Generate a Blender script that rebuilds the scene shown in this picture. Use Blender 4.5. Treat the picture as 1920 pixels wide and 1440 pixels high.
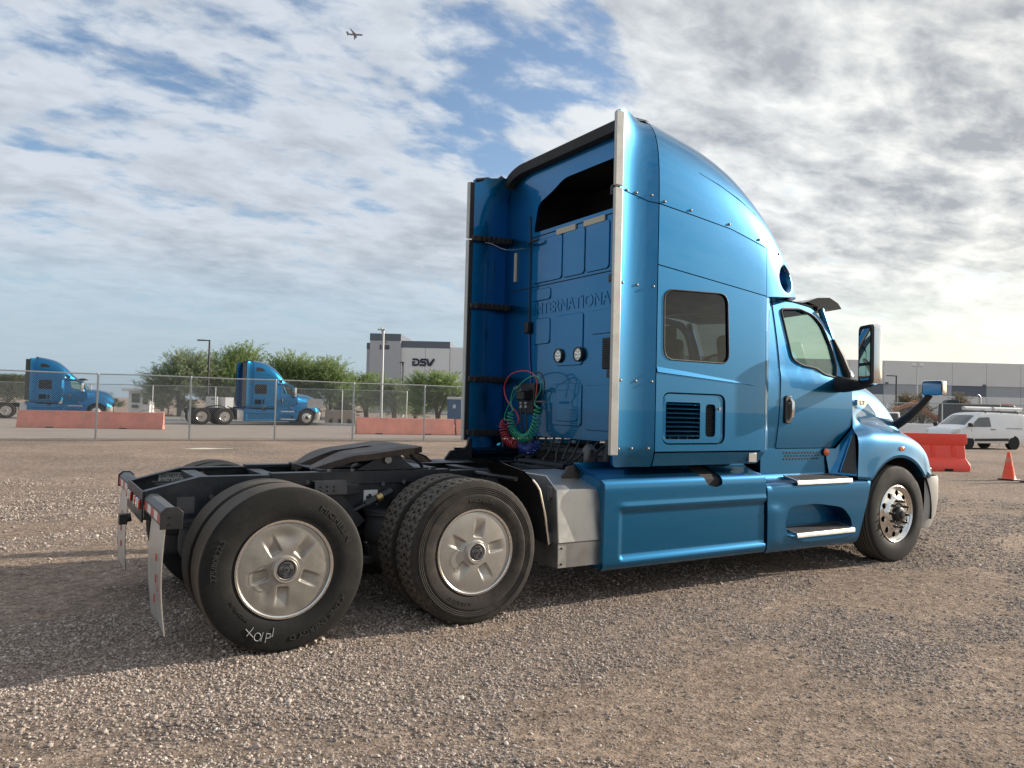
import bpy, bmesh, math, random
import numpy as np
from mathutils import Vector, Matrix
from mathutils.geometry import delaunay_2d_cdt

for o in list(bpy.data.objects):
    bpy.data.objects.remove(o, do_unlink=True)
scene = bpy.context.scene
col = scene.collection
R = math.radians
rnd = random.Random(7)

# ------------------------------------------------------------------ camera
# world frame = the big truck's frame: X forward, Y to its left, Z up, rear axle over the origin
CAM = Vector((-1.358, -5.922, 1.526))
YAW, PIT, ROL, FPX = R(31.988), R(1.705), R(1.409), 1442.5
FW = Vector((math.sin(YAW)*math.cos(PIT), math.cos(YAW)*math.cos(PIT), math.sin(PIT)))
r0 = Vector((math.cos(YAW), -math.sin(YAW), 0)); u0 = r0.cross(FW)
RT = math.cos(ROL)*r0 + math.sin(ROL)*u0
UP = -math.sin(ROL)*r0 + math.cos(ROL)*u0
cd = bpy.data.cameras.new('camera'); cam = bpy.data.objects.new('camera', cd); col.objects.link(cam)
M3 = Matrix((RT, UP, -FW)).transposed()
cam.matrix_world = Matrix.Translation(CAM) @ M3.to_4x4()
cd.sensor_width = 36; cd.lens = FPX/1920*36; cd.clip_start = 0.05; cd.clip_end = 8000
scene.camera = cam
scene.render.resolution_x, scene.render.resolution_y = 1024, 768

def ray(u, v): return (u-960)/FPX*RT - (v-720)/FPX*UP + FW
def onX(u, v, X): d = ray(u, v); return CAM + d*((X-CAM.x)/d.x)
def onY(u, v, Y): d = ray(u, v); return CAM + d*((Y-CAM.y)/d.y)
def onD(u, v, D): return CAM + ray(u, v)*D
def gD(u, D):                      # ground point below pixel column u at depth D
    p = onD(u, 765+0.0246*(u-960), D); p.z = 0; return p

# ------------------------------------------------------------------ world, sun
SUN_EL, SUN_AZ = R(18.5), R(-11.5)       # azimuth from +X towards +Y
SUN = Vector((math.cos(SUN_EL)*math.cos(SUN_AZ), math.cos(SUN_EL)*math.sin(SUN_AZ), math.sin(SUN_EL)))
world = bpy.data.worlds.new('World'); scene.world = world; world.use_nodes = True
wn, wl = world.node_tree.nodes, world.node_tree.links
wn.clear()
def N(nodes, t, **k):
    n = nodes.new(t)
    for a, b in k.items(): setattr(n, a, b)
    return n
def W(t, **k): return N(wn, t, **k)
def wmath(op, a, b=None, c=None, clamp=False):
    n = W('ShaderNodeMath', operation=op); n.use_clamp = clamp
    for i, q in enumerate((a, b, c)):
        if q is None: continue
        if isinstance(q, (int, float)): n.inputs[i].default_value = q
        else: wl.new(q, n.inputs[i])
    return n.outputs[0]
def wmix(f, a, b):
    n = W('ShaderNodeMix', data_type='RGBA')
    for s, q in ((n.inputs[0], f), (n.inputs[6], a), (n.inputs[7], b)):
        if isinstance(q, (int, float)): s.default_value = q
        elif isinstance(q, tuple): s.default_value = (*q, 1)
        else: wl.new(q, s)
    return n.outputs[2]
def wsmooth(x, a, b):
    n = W('ShaderNodeMapRange', interpolation_type='SMOOTHSTEP'); n.clamp = True
    wl.new(x, n.inputs[0]); n.inputs[1].default_value = a; n.inputs[2].default_value = b
    return n.outputs[0]
SKY_STRENGTH = 0.10
sky = W('ShaderNodeTexSky', sky_type='NISHITA'); sky.sun_disc = False
sky.sun_elevation = SUN_EL; sky.sun_rotation = R(90)-SUN_AZ
sky.air_density = 1.0; sky.dust_density = 1.5; sky.ozone_density = 2.0; sky.altitude = 300
tc = W('ShaderNodeTexCoord'); sx = W('ShaderNodeSeparateXYZ'); wl.new(tc.outputs['Generated'], sx.inputs[0])
zc = wmath('MAXIMUM', sx.outputs[2], 0.0)
den = wmath('ADD', zc, 0.20)
cx = wmath('DIVIDE', sx.outputs[0], den); cy = wmath('DIVIDE', sx.outputs[1], den)
cv = W('ShaderNodeCombineXYZ'); wl.new(cx, cv.inputs[0]); wl.new(cy, cv.inputs[1])
def wnoise(vec, scale, detail, rough, off=(0, 0, 0), rot=0, sc=(1, 1, 1), dist=0.0):
    m = W('ShaderNodeMapping'); m.inputs['Location'].default_value = off
    m.inputs['Rotation'].default_value = (0, 0, rot); m.inputs['Scale'].default_value = sc
    wl.new(vec, m.inputs[0])
    n = W('ShaderNodeTexNoise'); n.inputs['Scale'].default_value = scale
    n.inputs['Detail'].default_value = detail; n.inputs['Roughness'].default_value = rough
    n.inputs['Distortion'].default_value = dist
    wl.new(m.outputs[0], n.inputs['Vector']); return n.outputs['Fac']
def wdot(v):
    n = W('ShaderNodeVectorMath', operation='DOT_PRODUCT'); wl.new(tc.outputs['Generated'], n.inputs[0])
    n.inputs[1].default_value = v; return n.outputs['Value']
rotc = R(38)
big = wnoise(cv.outputs[0], 0.55, 3, 0.5, (3.1, 1.7, 0), rotc)
med = wnoise(cv.outputs[0], 2.3, 12, 0.60, (0.4, 5.2, 0), rotc, (1, 1.45, 1), 0.25)
med2 = wnoise(cv.outputs[0], 2.3, 12, 0.60, (0.4+0.05, 5.2-0.10, 0), rotc, (1, 1.45, 1), 0.25)
rip = wnoise(cv.outputs[0], 9.0, 6, 0.55, (2.0, 0.3, 0), R(60), (1, 1.6, 1), 0.3)
# a clear gap high in the middle of the view, thicker cloud towards the right, as in the photograph
hole = wsmooth(wdot(tuple(ray(1010, 20).normalized())), 0.965, 1.0)
thick = wsmooth(wdot(tuple(ray(1800, 150).normalized())), 0.84, 1.0)
cov = wmath('ADD', wmath('MULTIPLY', big, 0.45), wmath('MULTIPLY', med, 0.95))
cov = wmath('ADD', cov, wmath('MULTIPLY', wmath('SUBTRACT', rip, 0.5), 0.46))
cov = wmath('SUBTRACT', cov, wmath('MULTIPLY', hole, 0.15))
cov0 = cov
cov = wmath('ADD', cov, wmath('MULTIPLY', thick, 0.10))
mask = wsmooth(cov, 0.465, 0.69)
# self-shadowing of the cloud sheet: thicker = greyer, edges towards the sun brighter
shade = wmath('SUBTRACT', med2, med)
body = wmath('ADD', wsmooth(cov, 0.58, 0.98), wmath('MULTIPLY', shade, 3.4), clamp=True)
sunny = wsmooth(wdot(tuple(SUN)), 0.2, 0.97)
K = 1/SKY_STRENGTH
def kc(r, g, b): return (r*K, g*K, b*K)
lit = wmix(sunny, kc(.47, .51, .56), kc(.80, .79, .74))
drk = wmix(sunny, kc(.30, .335, .38), kc(.30, .31, .325))
ccol = wmix(body, lit, drk)
# thin the layer into haze towards the horizon
hz = wsmooth(sx.outputs[2], 0.015, 0.20)
maskh = wmath('MULTIPLY', mask, wmath('ADD', wmath('MULTIPLY', hz, 0.6), 0.36))
skyc = W('ShaderNodeMix', data_type='RGBA', blend_type='MULTIPLY'); skyc.inputs[0].default_value = 1
wl.new(sky.outputs[0], skyc.inputs[6]); skyc.inputs[7].default_value = (1.25, 1.25, 1.25, 1)
layer = wmix(maskh, skyc.outputs[2], ccol)
# pale haze low over the horizon, warmer on the sun's side
low = wmath('MULTIPLY', wmath('SUBTRACT', 1.0, wsmooth(sx.outputs[2], 0.0, 0.24)), 0.80)
final = wmix(low, layer, wmix(sunny, kc(.28, .37, .45), kc(.86, .81, .65)))
bg = W('ShaderNodeBackground'); bg.inputs[1].default_value = SKY_STRENGTH
wl.new(final, bg.inputs[0]); wo = W('ShaderNodeOutputWorld'); wl.new(bg.outputs[0], wo.inputs[0])

sl = bpy.data.lights.new('sun', 'SUN'); sl.energy = 4.9; sl.angle = R(0.53); sl.color = (1, .90, .76)
so = bpy.data.objects.new('sun', sl); col.objects.link(so)
so.rotation_euler = (-SUN).to_track_quat('-Z', 'Y').to_euler()
scene.view_settings.view_transform = 'Standard'; scene.view_settings.look = 'None'
scene.view_settings.gamma = 1; scene.view_settings.use_curve_mapping = False
scene.view_settings.exposure = 0.55
scene.render.engine = 'CYCLES'

# ------------------------------------------------------------------ materials
MATS = {}
def base(name, color, rough=.5, metal=0, coat=0, coatr=.03, spec=.5, var=0, vscale=6, bump=0, bscale=60, dirt=None, ior=1.5, flake=0):
    m = bpy.data.materials.new(name); m.use_nodes = True
    nt = m.node_tree; b = nt.nodes['Principled BSDF']
    b.inputs['Base Color'].default_value = (*color, 1)
    b.inputs['Roughness'].default_value = rough; b.inputs['Metallic'].default_value = metal
    b.inputs['Coat Weight'].default_value = coat; b.inputs['Coat Roughness'].default_value = coatr
    b.inputs['Specular IOR Level'].default_value = spec
    if var or dirt or bump or flake:
        t = nt.nodes.new('ShaderNodeTexCoord')
    src = None
    if var:
        n = nt.nodes.new('ShaderNodeTexNoise'); n.inputs['Scale'].default_value = vscale; n.inputs['Detail'].default_value = 8
        n.inputs['Roughness'].default_value = .65
        nt.links.new(t.outputs['Object'], n.inputs['Vector'])
        r = nt.nodes.new('ShaderNodeMapRange'); r.inputs[1].default_value = .3; r.inputs[2].default_value = .7
        r.inputs[3].default_value = 1-var; r.inputs[4].default_value = 1+var
        nt.links.new(n.outputs['Fac'], r.inputs[0])
        mx = nt.nodes.new('ShaderNodeVectorMath'); mx.operation = 'SCALE'; mx.inputs[0].default_value = color
        nt.links.new(r.outputs[0], mx.inputs['Scale']); src = mx.outputs[0]
        nt.links.new(src, b.inputs['Base Color'])
        rr = nt.nodes.new('ShaderNodeMapRange'); rr.inputs[1].default_value = .3; rr.inputs[2].default_value = .7
        rr.inputs[3].default_value = max(0, rough-.08); rr.inputs[4].default_value = min(1, rough+.1)
        nt.links.new(n.outputs['Fac'], rr.inputs[0]); nt.links.new(rr.outputs[0], b.inputs['Roughness'])
    if dirt:
        dcol, amt, ds = dirt
        n2 = nt.nodes.new('ShaderNodeTexNoise'); n2.inputs['Scale'].default_value = ds; n2.inputs['Detail'].default_value = 10
        n2.inputs['Roughness'].default_value = .7; nt.links.new(t.outputs['Object'], n2.inputs['Vector'])
        r2 = nt.nodes.new('ShaderNodeMapRange'); r2.inputs[1].default_value = .48; r2.inputs[2].default_value = .78
        r2.inputs[3].default_value = 0; r2.inputs[4].default_value = amt
        nt.links.new(n2.outputs['Fac'], r2.inputs[0])
        mm = nt.nodes.new('ShaderNodeMix'); mm.data_type = 'RGBA'
        nt.links.new(r2.outputs[0], mm.inputs[0])
        if src: nt.links.new(src, mm.inputs[6])
        else: mm.inputs[6].default_value = (*color, 1)
        mm.inputs[7].default_value = (*dcol, 1)
        nt.links.new(mm.outputs[2], b.inputs['Base Color'])
    if bump:
        n3 = nt.nodes.new('ShaderNodeTexNoise'); n3.inputs['Scale'].default_value = bscale; n3.inputs['Detail'].default_value = 6
        nt.links.new(t.outputs['Object'], n3.inputs['Vector'])
        bp = nt.nodes.new('ShaderNodeBump'); bp.inputs['Strength'].default_value = bump; bp.inputs['Distance'].default_value = .01
        nt.links.new(n3.outputs['Fac'], bp.inputs['Height']); nt.links.new(bp.outputs[0], b.inputs['Normal'])
    MATS[name] = m; return m
def glassy(name, tint, transp, rough=.02):
    m = bpy.data.materials.new(name); m.use_nodes = True; nt = m.node_tree; nt.nodes.clear()
    o = nt.nodes.new('ShaderNodeOutputMaterial'); mix = nt.nodes.new('ShaderNodeMixShader')
    tr = nt.nodes.new('ShaderNodeBsdfTransparent'); tr.inputs[0].default_value = tuple(c*transp for c in tint)+(1,)
    gl = nt.nodes.new('ShaderNodeBsdfGlossy'); gl.inputs['Roughness'].default_value = rough; gl.inputs[0].default_value = (.9, .9, .9, 1)
    fr = nt.nodes.new('ShaderNodeFresnel'); ge = nt.nodes.new('ShaderNodeNewGeometry'); mr = nt.nodes.new('ShaderNodeMapRange')
    mr.inputs[3].default_value = 1.5; mr.inputs[4].default_value = 1/1.5     # same reflectance from both sides of a thin pane
    nt.links.new(ge.outputs['Backfacing'], mr.inputs[0]); nt.links.new(mr.outputs[0], fr.inputs[0])
    nt.links.new(fr.outputs[0], mix.inputs[0]); nt.links.new(tr.outputs[0], mix.inputs[1]); nt.links.new(gl.outputs[0], mix.inputs[2])
    nt.links.new(mix.outputs[0], o.inputs[0]); MATS[name] = m; return m

base('blue', (.002, .138, .315), .35, .96, .8, .015, dirt=((.008, .15, .30), .25, 1.3))
base('tyre', (.011, .0108, .0105), .74, var=.25, vscale=9, dirt=((.06, .052, .045), .35, 6), bump=.12, bscale=120, spec=.3)
base('tyre_worn', (.026, .023, .020), .78, var=.3, vscale=8, dirt=((.12, .098, .078), .55, 6), bump=.12, bscale=120, spec=.3)
def dusty_tread(m):
    nt = m.node_tree; b = nt.nodes['Principled BSDF']; lk = b.inputs['Base Color'].links[0].from_socket
    t = nt.nodes.new('ShaderNodeTexCoord'); sp = nt.nodes.new('ShaderNodeSeparateXYZ'); nt.links.new(t.outputs['Object'], sp.inputs[0])
    cb = nt.nodes.new('ShaderNodeCombineXYZ'); nt.links.new(sp.outputs[0], cb.inputs[0]); nt.links.new(sp.outputs[2], cb.inputs[1])
    ln = nt.nodes.new('ShaderNodeVectorMath'); ln.operation = 'LENGTH'; nt.links.new(cb.outputs[0], ln.inputs[0])
    r = nt.nodes.new('ShaderNodeMapRange'); r.inputs[1].default_value = .4975; r.inputs[2].default_value = .5045; r.inputs[3].default_value = 0; r.inputs[4].default_value = .8
    nt.links.new(ln.outputs['Value'], r.inputs[0]); mx = nt.nodes.new('ShaderNodeMix'); mx.data_type = 'RGBA'
    nt.links.new(r.outputs[0], mx.inputs[0]); nt.links.new(lk, mx.inputs[6]); mx.inputs[7].default_value = (.135, .118, .10, 1); nt.links.new(mx.outputs[2], b.inputs['Base Color'])
dusty_tread(MATS['tyre']); dusty_tread(MATS['tyre_worn'])
base('tread', (.055, .050, .045), .85, var=.3, vscale=12, dirt=((.22, .185, .15), .6, 9))
base('letter', (.034, .033, .032), .6)
base('blackplastic', (.016, .016, .017), .45, var=.2, dirt=((.08, .07, .065), .2, 5))
base('frame', (.014, .016, .021), .42, var=.3, vscale=8, dirt=((.10, .09, .08), .45, 6), bump=.1, bscale=40)
base('bolt', (.28, .27, .25), .5, .7)
base('brass', (.45, .33, .14), .4, .9)
base('cover', (.335, .31, .275), .42, .65, var=.14, vscale=5, dirt=((.14, .118, .095), .75, 4.5))
base('cleancover', (.40, .375, .34), .38, .65, var=.08, vscale=4, dirt=((.22, .19, .16), .45, 5))
base('ring', (.72, .71, .68), .22, .9)
base('chrome', (.86, .85, .82), .10, 1)
base('alloy', (.80, .78, .74), .17, 1, var=.05)
base('alu', (.50, .49, .47), .38, .85, var=.08, vscale=8, dirt=((.30, .27, .23), .35, 6))
base('trim', (.50, .49, .46), .45, .35, var=.08, dirt=((.25, .22, .18), .3, 9))
base('rubber', (.022, .022, .023), .6, var=.2)
base('rust', (.050, .036, .028), .5, .35, var=.5, vscale=5, dirt=((.15, .085, .05), .7, 4), bump=.25, bscale=30)
base('greysteel', (.10, .10, .105), .5, .4, var=.25, dirt=((.2, .17, .14), .4, 6))
base('whitelabel', (.62, .62, .60), .5, dirt=((.3, .28, .25), .4, 14))
base('blacktext', (.02, .02, .02), .6)
base('tape_red', (.50, .03, .025), .35)
base('tape_white', (.75, .75, .74), .3)
base('lens_red', (.45, .02, .015), .12, coat=1)
base('lens_clear', (.62, .62, .58), .12, coat=1)
base('lens_amber', (.75, .14, .02), .15, coat=1)
base('reflector', (.48, .44, .33), .4)
base('greyplate', (.42, .41, .38), .4, .4)
base('darkcavity', (.012, .013, .015), .8)
base('bumper', (.34, .33, .31), .5, var=.08, dirt=((.2, .17, .14), .3, 6))
base('seat', (.12, .125, .13), .8)
base('dash', (.05, .05, .052), .7)
base('hose_green', (.02, .30, .16), .35, coat=.3)
base('hose_red', (.42, .025, .03), .35, coat=.3)
base('hose_blue', (.015, .045, .24), .35, coat=.3)
base('hose_black', (.02, .02, .02), .5)
base('flapmetal', (.60, .59, .56), .35, .7, var=.08, dirt=((.30, .26, .21), .45, 5), bump=.0)
base('chalk', (.42, .42, .41), .9)
glassy('glass', (.80, .95, .86), .80)
glassy('tint', (.85, .95, 1.0), .11)
base('smoked', (.004, .004, .005), .12, spec=.35)
base('mirrorglass', (.85, .87, .88), .02, 1)

# brushed flap: embossed diamonds
def add_emboss(mat, scale, strength, dist):
    nt = mat.node_tree; b = nt.nodes['Principled BSDF']
    t = nt.nodes.new('ShaderNodeTexCoord'); w = nt.nodes.new('ShaderNodeTexChecker'); w.inputs['Scale'].default_value = scale
    mp = nt.nodes.new('ShaderNodeMapping'); mp.inputs['Rotation'].default_value = (R(45), 0, 0)
    nt.links.new(t.outputs['Object'], mp.inputs[0]); nt.links.new(mp.outputs[0], w.inputs['Vector'])
    bp = nt.nodes.new('ShaderNodeBump'); bp.inputs['Strength'].default_value = strength; bp.inputs['Distance'].default_value = dist
    nt.links.new(w.outputs['Fac'], bp.inputs['Height']); nt.links.new(bp.outputs[0], b.inputs['Normal'])
add_emboss(MATS['flapmetal'], 70, .6, .006)

# ------------------------------------------------------------------ mesh helpers
def mk(name, verts, faces, mat, parent=None, smooth=35, bevel=0, recalc=True, loc=None, seg=2):
    me = bpy.data.meshes.new(name)
    me.from_pydata([tuple(v) for v in verts], [], faces)
    if recalc:
        bm = bmesh.new(); bm.from_mesh(me); bmesh.ops.recalc_face_normals(bm, faces=bm.faces); bm.to_mesh(me); bm.free()
    if smooth:
        me.polygons.foreach_set('use_smooth', [True]*len(me.polygons)); me.set_sharp_from_angle(angle=R(smooth))
    me.materials.append(MATS[mat] if isinstance(mat, str) else mat)
    o = bpy.data.objects.new(name, me); col.objects.link(o)
    if parent: o.parent = parent
    if loc is not None: o.location = loc
    if bevel:
        b = o.modifiers.new('bevel', 'BEVEL'); b.width = bevel; b.segments = seg; b.limit_method = 'ANGLE'; b.angle_limit = R(40)
        me.polygons.foreach_set('use_smooth', [True]*len(me.polygons)); b.harden_normals = False
    return o
def axm(d):
    d = Vector(d).normalized(); a = Vector((0, 0, 1)) if abs(d.z) < .95 else Vector((1, 0, 0))
    x = a.cross(d).normalized(); y = d.cross(x); return x, y, d
class MB:
    def __init__(s): s.v = []; s.f = []
    def add(s, v, f):
        o = len(s.v); s.v += [tuple(p) for p in v]; s.f += [tuple(i+o for i in q) for q in f]; return s
    def box(s, c, sz, rot=None):
        hx, hy, hz = sz[0]/2, sz[1]/2, sz[2]/2; c = Vector(c)
        P = [Vector((x, y, z)) for x in (-hx, hx) for y in (-hy, hy) for z in (-hz, hz)]
        if rot is not None: P = [rot @ p for p in P]
        return s.add([c+p for p in P], [(0, 1, 3, 2), (4, 6, 7, 5), (0, 4, 5, 1), (2, 3, 7, 6), (0, 2, 6, 4), (1, 5, 7, 3)])
    def bb(s, x0, x1, y0, y1, z0, z1): return s.box(((x0+x1)/2, (y0+y1)/2, (z0+z1)/2), (abs(x1-x0), abs(y1-y0), abs(z1-z0)))
    def prism(s, poly, a, b, axis='y'):
        n = len(poly)
        f = {'x': lambda p, t: (t, p[0], p[1]), 'y': lambda p, t: (p[0], t, p[1]), 'z': lambda p, t: (p[0], p[1], t)}[axis]
        v = [f(p, a) for p in poly]+[f(p, b) for p in poly]
        F = [tuple(range(n)), tuple(range(2*n-1, n-1, -1))]+[(i, (i+1) % n, n+(i+1) % n, n+i) for i in range(n)]
        return s.add(v, F)
    def tube(s, path, r, n=8, cap=True):
        path = [Vector(p) for p in path]; rows = []; m = len(path)
        px = None
        for i, p in enumerate(path):
            d = (path[min(i+1, m-1)]-path[max(i-1, 0)])
            if d.length < 1e-9: d = Vector((0, 0, 1))
            d.normalize()
            if px is None: px = axm(d)[0]
            px = (px-d*px.dot(d))
            px = px.normalized() if px.length > 1e-6 else axm(d)[0]
            py = d.cross(px); rr = r[i] if isinstance(r, (list, tuple)) else r
            rows.append([p+rr*(math.cos(2*math.pi*k/n)*px+math.sin(2*math.pi*k/n)*py) for k in range(n)])
        o = len(s.v); V = [q for w in rows for q in w]; F = []
        for i in range(m-1):
            for k in range(n): F.append((i*n+k, i*n+(k+1) % n, (i+1)*n+(k+1) % n, (i+1)*n+k))
        if cap: F += [tuple(range(n)), tuple(range((m-1)*n+n-1, (m-1)*n-1, -1))]
        return s.add(V, F)
    def lathe(s, prof, n=64, c=(0, 0, 0), axis='y', rf=None, close=False):
        V = []; F = []; m = len(prof); c = Vector(c)
        for i in range(n):
            a = 2*math.pi*i/n; ca, sa = math.cos(a), math.sin(a)
            for j, (r, t) in enumerate(prof):
                if rf: r = rf(r, t, i, j)
                V.append(c+Vector({'y': (r*ca, t, r*sa), 'z': (r*ca, r*sa, t), 'x': (t, r*ca, r*sa)}[axis]))
        for i in range(n):
            k = (i+1) % n
            for j in range(m if close else m-1):
                l = (j+1) % m
                F.append((i*m+j, i*m+l, k*m+l, k*m+j))
        return s.add(V, F)
    def cyl(s, a, b, r, n=16, r2=None): return s.tube([a, b], [r, r if r2 is None else r2], n)
    def grid(s, rows, cu=False):
        n = len(rows[0]); V = [p for w in rows for p in w]; F = []
        for i in range(len(rows)-1):
            for k in range(n if cu else n-1):
                F.append((i*n+k, i*n+(k+1) % n, (i+1)*n+(k+1) % n, (i+1)*n+k))
        return s.add(V, F)
    def build(s, name, mat, parent=None, smooth=35, bevel=0, recalc=True, loc=None, seg=2):
        return mk(name, s.v, s.f, mat, parent, smooth, bevel, recalc, loc, seg)
def B(name, mat, parent, x0, x1, y0, y1, z0, z1, bevel=.004): return MB().bb(x0, x1, y0, y1, z0, z1).build(name, mat, parent, bevel=bevel)
def tag(o, label=None, cat=None, group=None, kind=None):
    if label: o['label'] = label
    if cat: o['category'] = cat
    if group: o['group'] = group
    if kind: o['kind'] = kind
    return o
def empty(name, loc, label, cat, rz=0, group=None):
    o = bpy.data.objects.new(name, None); col.objects.link(o); o.location = loc; o.rotation_euler = (0, 0, rz)
    o.empty_display_size = .2
    return tag(o, label, cat, group)
def mirror(o, parent=None):
    c = o.copy(); col.objects.link(c); c.parent = parent or o.parent; c.scale = (o.scale.x, -o.scale.y, o.scale.z)
    c.location.y = -o.location.y
    for ch in list(o.children):
        d = ch.copy(); col.objects.link(d); d.parent = c
    return c
def copy_tree(o, parent=None, only=None):
    c = o.copy(); col.objects.link(c); c.parent = parent
    for ch in list(o.children):
        if only and parent is None and ch.name.split('.')[0] not in only: continue
        copy_tree(ch, c)
    return c
def rpoly(pts, n=5):
    """2D polygon; each point (x, y[, radius]) gets a rounded corner"""
    out = []; m = len(pts)
    for i, p in enumerate(pts):
        r = p[2] if len(p) > 2 else 0
        P = Vector(p[:2])
        if not r: out.append((P.x, P.y)); continue
        a = Vector(pts[i-1][:2])-P; b = Vector(pts[(i+1) % m][:2])-P
        la, lb = a.length, b.length; a.normalize(); b.normalize()
        t = min(r, la*.48, lb*.48); A = P+a*t; C = P+b*t
        for k in range(n+1):
            s = k/n; q = A*(1-s)**2+P*2*s*(1-s)+C*s*s; out.append((q.x, q.y))
    return out
def dens(loop, step):
    out = []
    for i, p in enumerate(loop):
        q = loop[(i+1) % len(loop)]; d = math.dist(p, q); k = max(1, int(math.ceil(d/step)))
        for j in range(k): out.append((p[0]+(q[0]-p[0])*j/k, p[1]+(q[1]-p[1])*j/k))
    return out
def inside(P, loop):
    x, y = P[:, 0], P[:, 1]; L = np.array(loop); c = np.zeros(len(P), bool); j = len(L)-1
    for i in range(len(L)):
        xi, yi = L[i]; xj, yj = L[j]
        if yi != yj:
            c ^= ((yi > y) != (yj > y)) & (x < (xj-xi)*(y-yi)/(yj-yi)+xi)
        j = i
    return c
def panel(name, outer, holes, mapf, mat, parent, step=.08, rim=(0, .03, 0), back=False, extra=(), smooth=40):
    O = dens(outer, step); Hs = [dens(h, step*.7) for h in holes]
    V = list(O); E = [(i, (i+1) % len(O)) for i in range(len(O))]
    for h in Hs:
        o = len(V); V += h; E += [(o+i, o+(i+1) % len(h)) for i in range(len(h))]
    A = np.array(O); lo, hi = A.min(0), A.max(0)
    gx = np.arange(lo[0]+step/2, hi[0], step); gy = np.arange(lo[1]+step/2, hi[1], step)
    G = np.array([(a, b) for a in gx for b in gy] + list(extra))
    if len(G):
        ok = inside(G, O)
        for h in Hs: ok &= ~inside(G, h)
        G = G[ok]; bd = np.array(V)
        if len(G):
            dmin = np.min(np.hypot(G[:, None, 0]-bd[None, :, 0], G[:, None, 1]-bd[None, :, 1]), axis=1)
            G = G[dmin > step*.35]
        V += [tuple(g) for g in G]
    r = delaunay_2d_cdt([Vector(v) for v in V], E, [], 0, 1e-7)
    v2, fs = r[0], r[2]
    C = np.array([[sum(v2[i][k] for i in f)/len(f) for k in (0, 1)] for f in fs])
    ok = inside(C, O)
    for h in Hs: ok &= ~inside(C, h)
    fs = [tuple(f) for f, k in zip(fs, ok) if k]
    P = [Vector(mapf(v[0], v[1])) for v in v2]
    verts = list(P); faces = list(fs)
    cnt = {}
    for f in fs:
        for a, b in zip(f, f[1:]+f[:1]): cnt[(min(a, b), max(a, b))] = cnt.get((min(a, b), max(a, b)), 0)+1
    rimv = Vector(rim) if (rim is not None and not callable(rim)) else None
    idx = {}
    def off(i): return P[i]+(rimv if rimv is not None else Vector(rim(*v2[i])))
    if rim is not None:
        def dup(i):
            if i not in idx:
                idx[i] = (i, len(verts)); verts.append(off(i))
            return idx[i]
        for (a, b), k in cnt.items():
            if k == 1:
                a0, a1 = dup(a); b0, b1 = dup(b); faces.append((a0, b0, b1, a1))
        if back:
            for i in range(len(P)):
                if i not in idx: idx[i] = (i, len(verts)); verts.append(off(i))
            faces += [tuple(idx[i][1] for i in reversed(f)) for f in fs]
    return mk(name, verts, faces, mat, parent, smooth)
def text_geo(s, size, ext=.002, align='CENTER', offset=0.0):
    c = bpy.data.curves.new('t', 'FONT'); c.body = s; c.size = size; c.extrude = ext; c.align_x = align; c.offset = offset
    c.resolution_u = 3
    o = bpy.data.objects.new('t', c); col.objects.link(o)
    dg = bpy.context.evaluated_depsgraph_get(); e = o.evaluated_get(dg); me = e.to_mesh()
    v = [tuple(x.co) for x in me.vertices]; f = [tuple(p.vertices) for p in me.polygons]
    e.to_mesh_clear(); bpy.data.objects.remove(o); bpy.data.curves.remove(c)
    return v, f
def lettering(name, s, size, mat, parent, mapf, ext=.002, align='CENTER', offset=0.0):
    v, f = text_geo(s, size, ext, align, offset)
    return mk(name, [mapf(*p) for p in v], f, mat, parent, smooth=0)
def lerp_tab(tab, x):
    if x <= tab[0][0]: return tab[0][1]
    for (a, p), (b, q) in zip(tab, tab[1:]):
        if x <= b: return p+(q-p)*(x-a)/(b-a)
    return tab[-1][1]
def smooth_tab(tab, x):
    X = [t[0] for t in tab]; Y = [t[1] for t in tab]
    if x <= X[0]: return Y[0]
    if x >= X[-1]: return Y[-1]
    i = max(k for k in range(len(X)-1) if X[k] <= x)
    def sl(k):
        if k == 0: return (Y[1]-Y[0])/(X[1]-X[0])
        if k == len(X)-1: return (Y[-1]-Y[-2])/(X[-1]-X[-2])
        return (Y[k+1]-Y[k-1])/(X[k+1]-X[k-1])
    h = X[i+1]-X[i]; t = (x-X[i])/h
    return ((2*t**3-3*t*t+1)*Y[i]+(t**3-2*t*t+t)*h*sl(i)+(-2*t**3+3*t*t)*Y[i+1]+(t**3-t*t)*h*sl(i+1))
def sstep(a, b, x):
    t = min(1, max(0, (x-a)/(b-a))); return t*t*(3-2*t)
def catmull(P, n):
    P = [Vector(p) for p in P]; out = []
    for i in range(len(P)-1):
        a = P[i-1] if i else P[0]*2-P[1]; b, c = P[i], P[i+1]; d = P[i+2] if i+2 < len(P) else P[-1]*2-P[-2]
        for k in range(n):
            t = k/n
            out.append(.5*((2*b)+(c-a)*t+(2*a-5*b+4*c-d)*t*t+(-a+3*b-3*c+d)*t**3))
    out.append(P[-1]); return out
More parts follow.
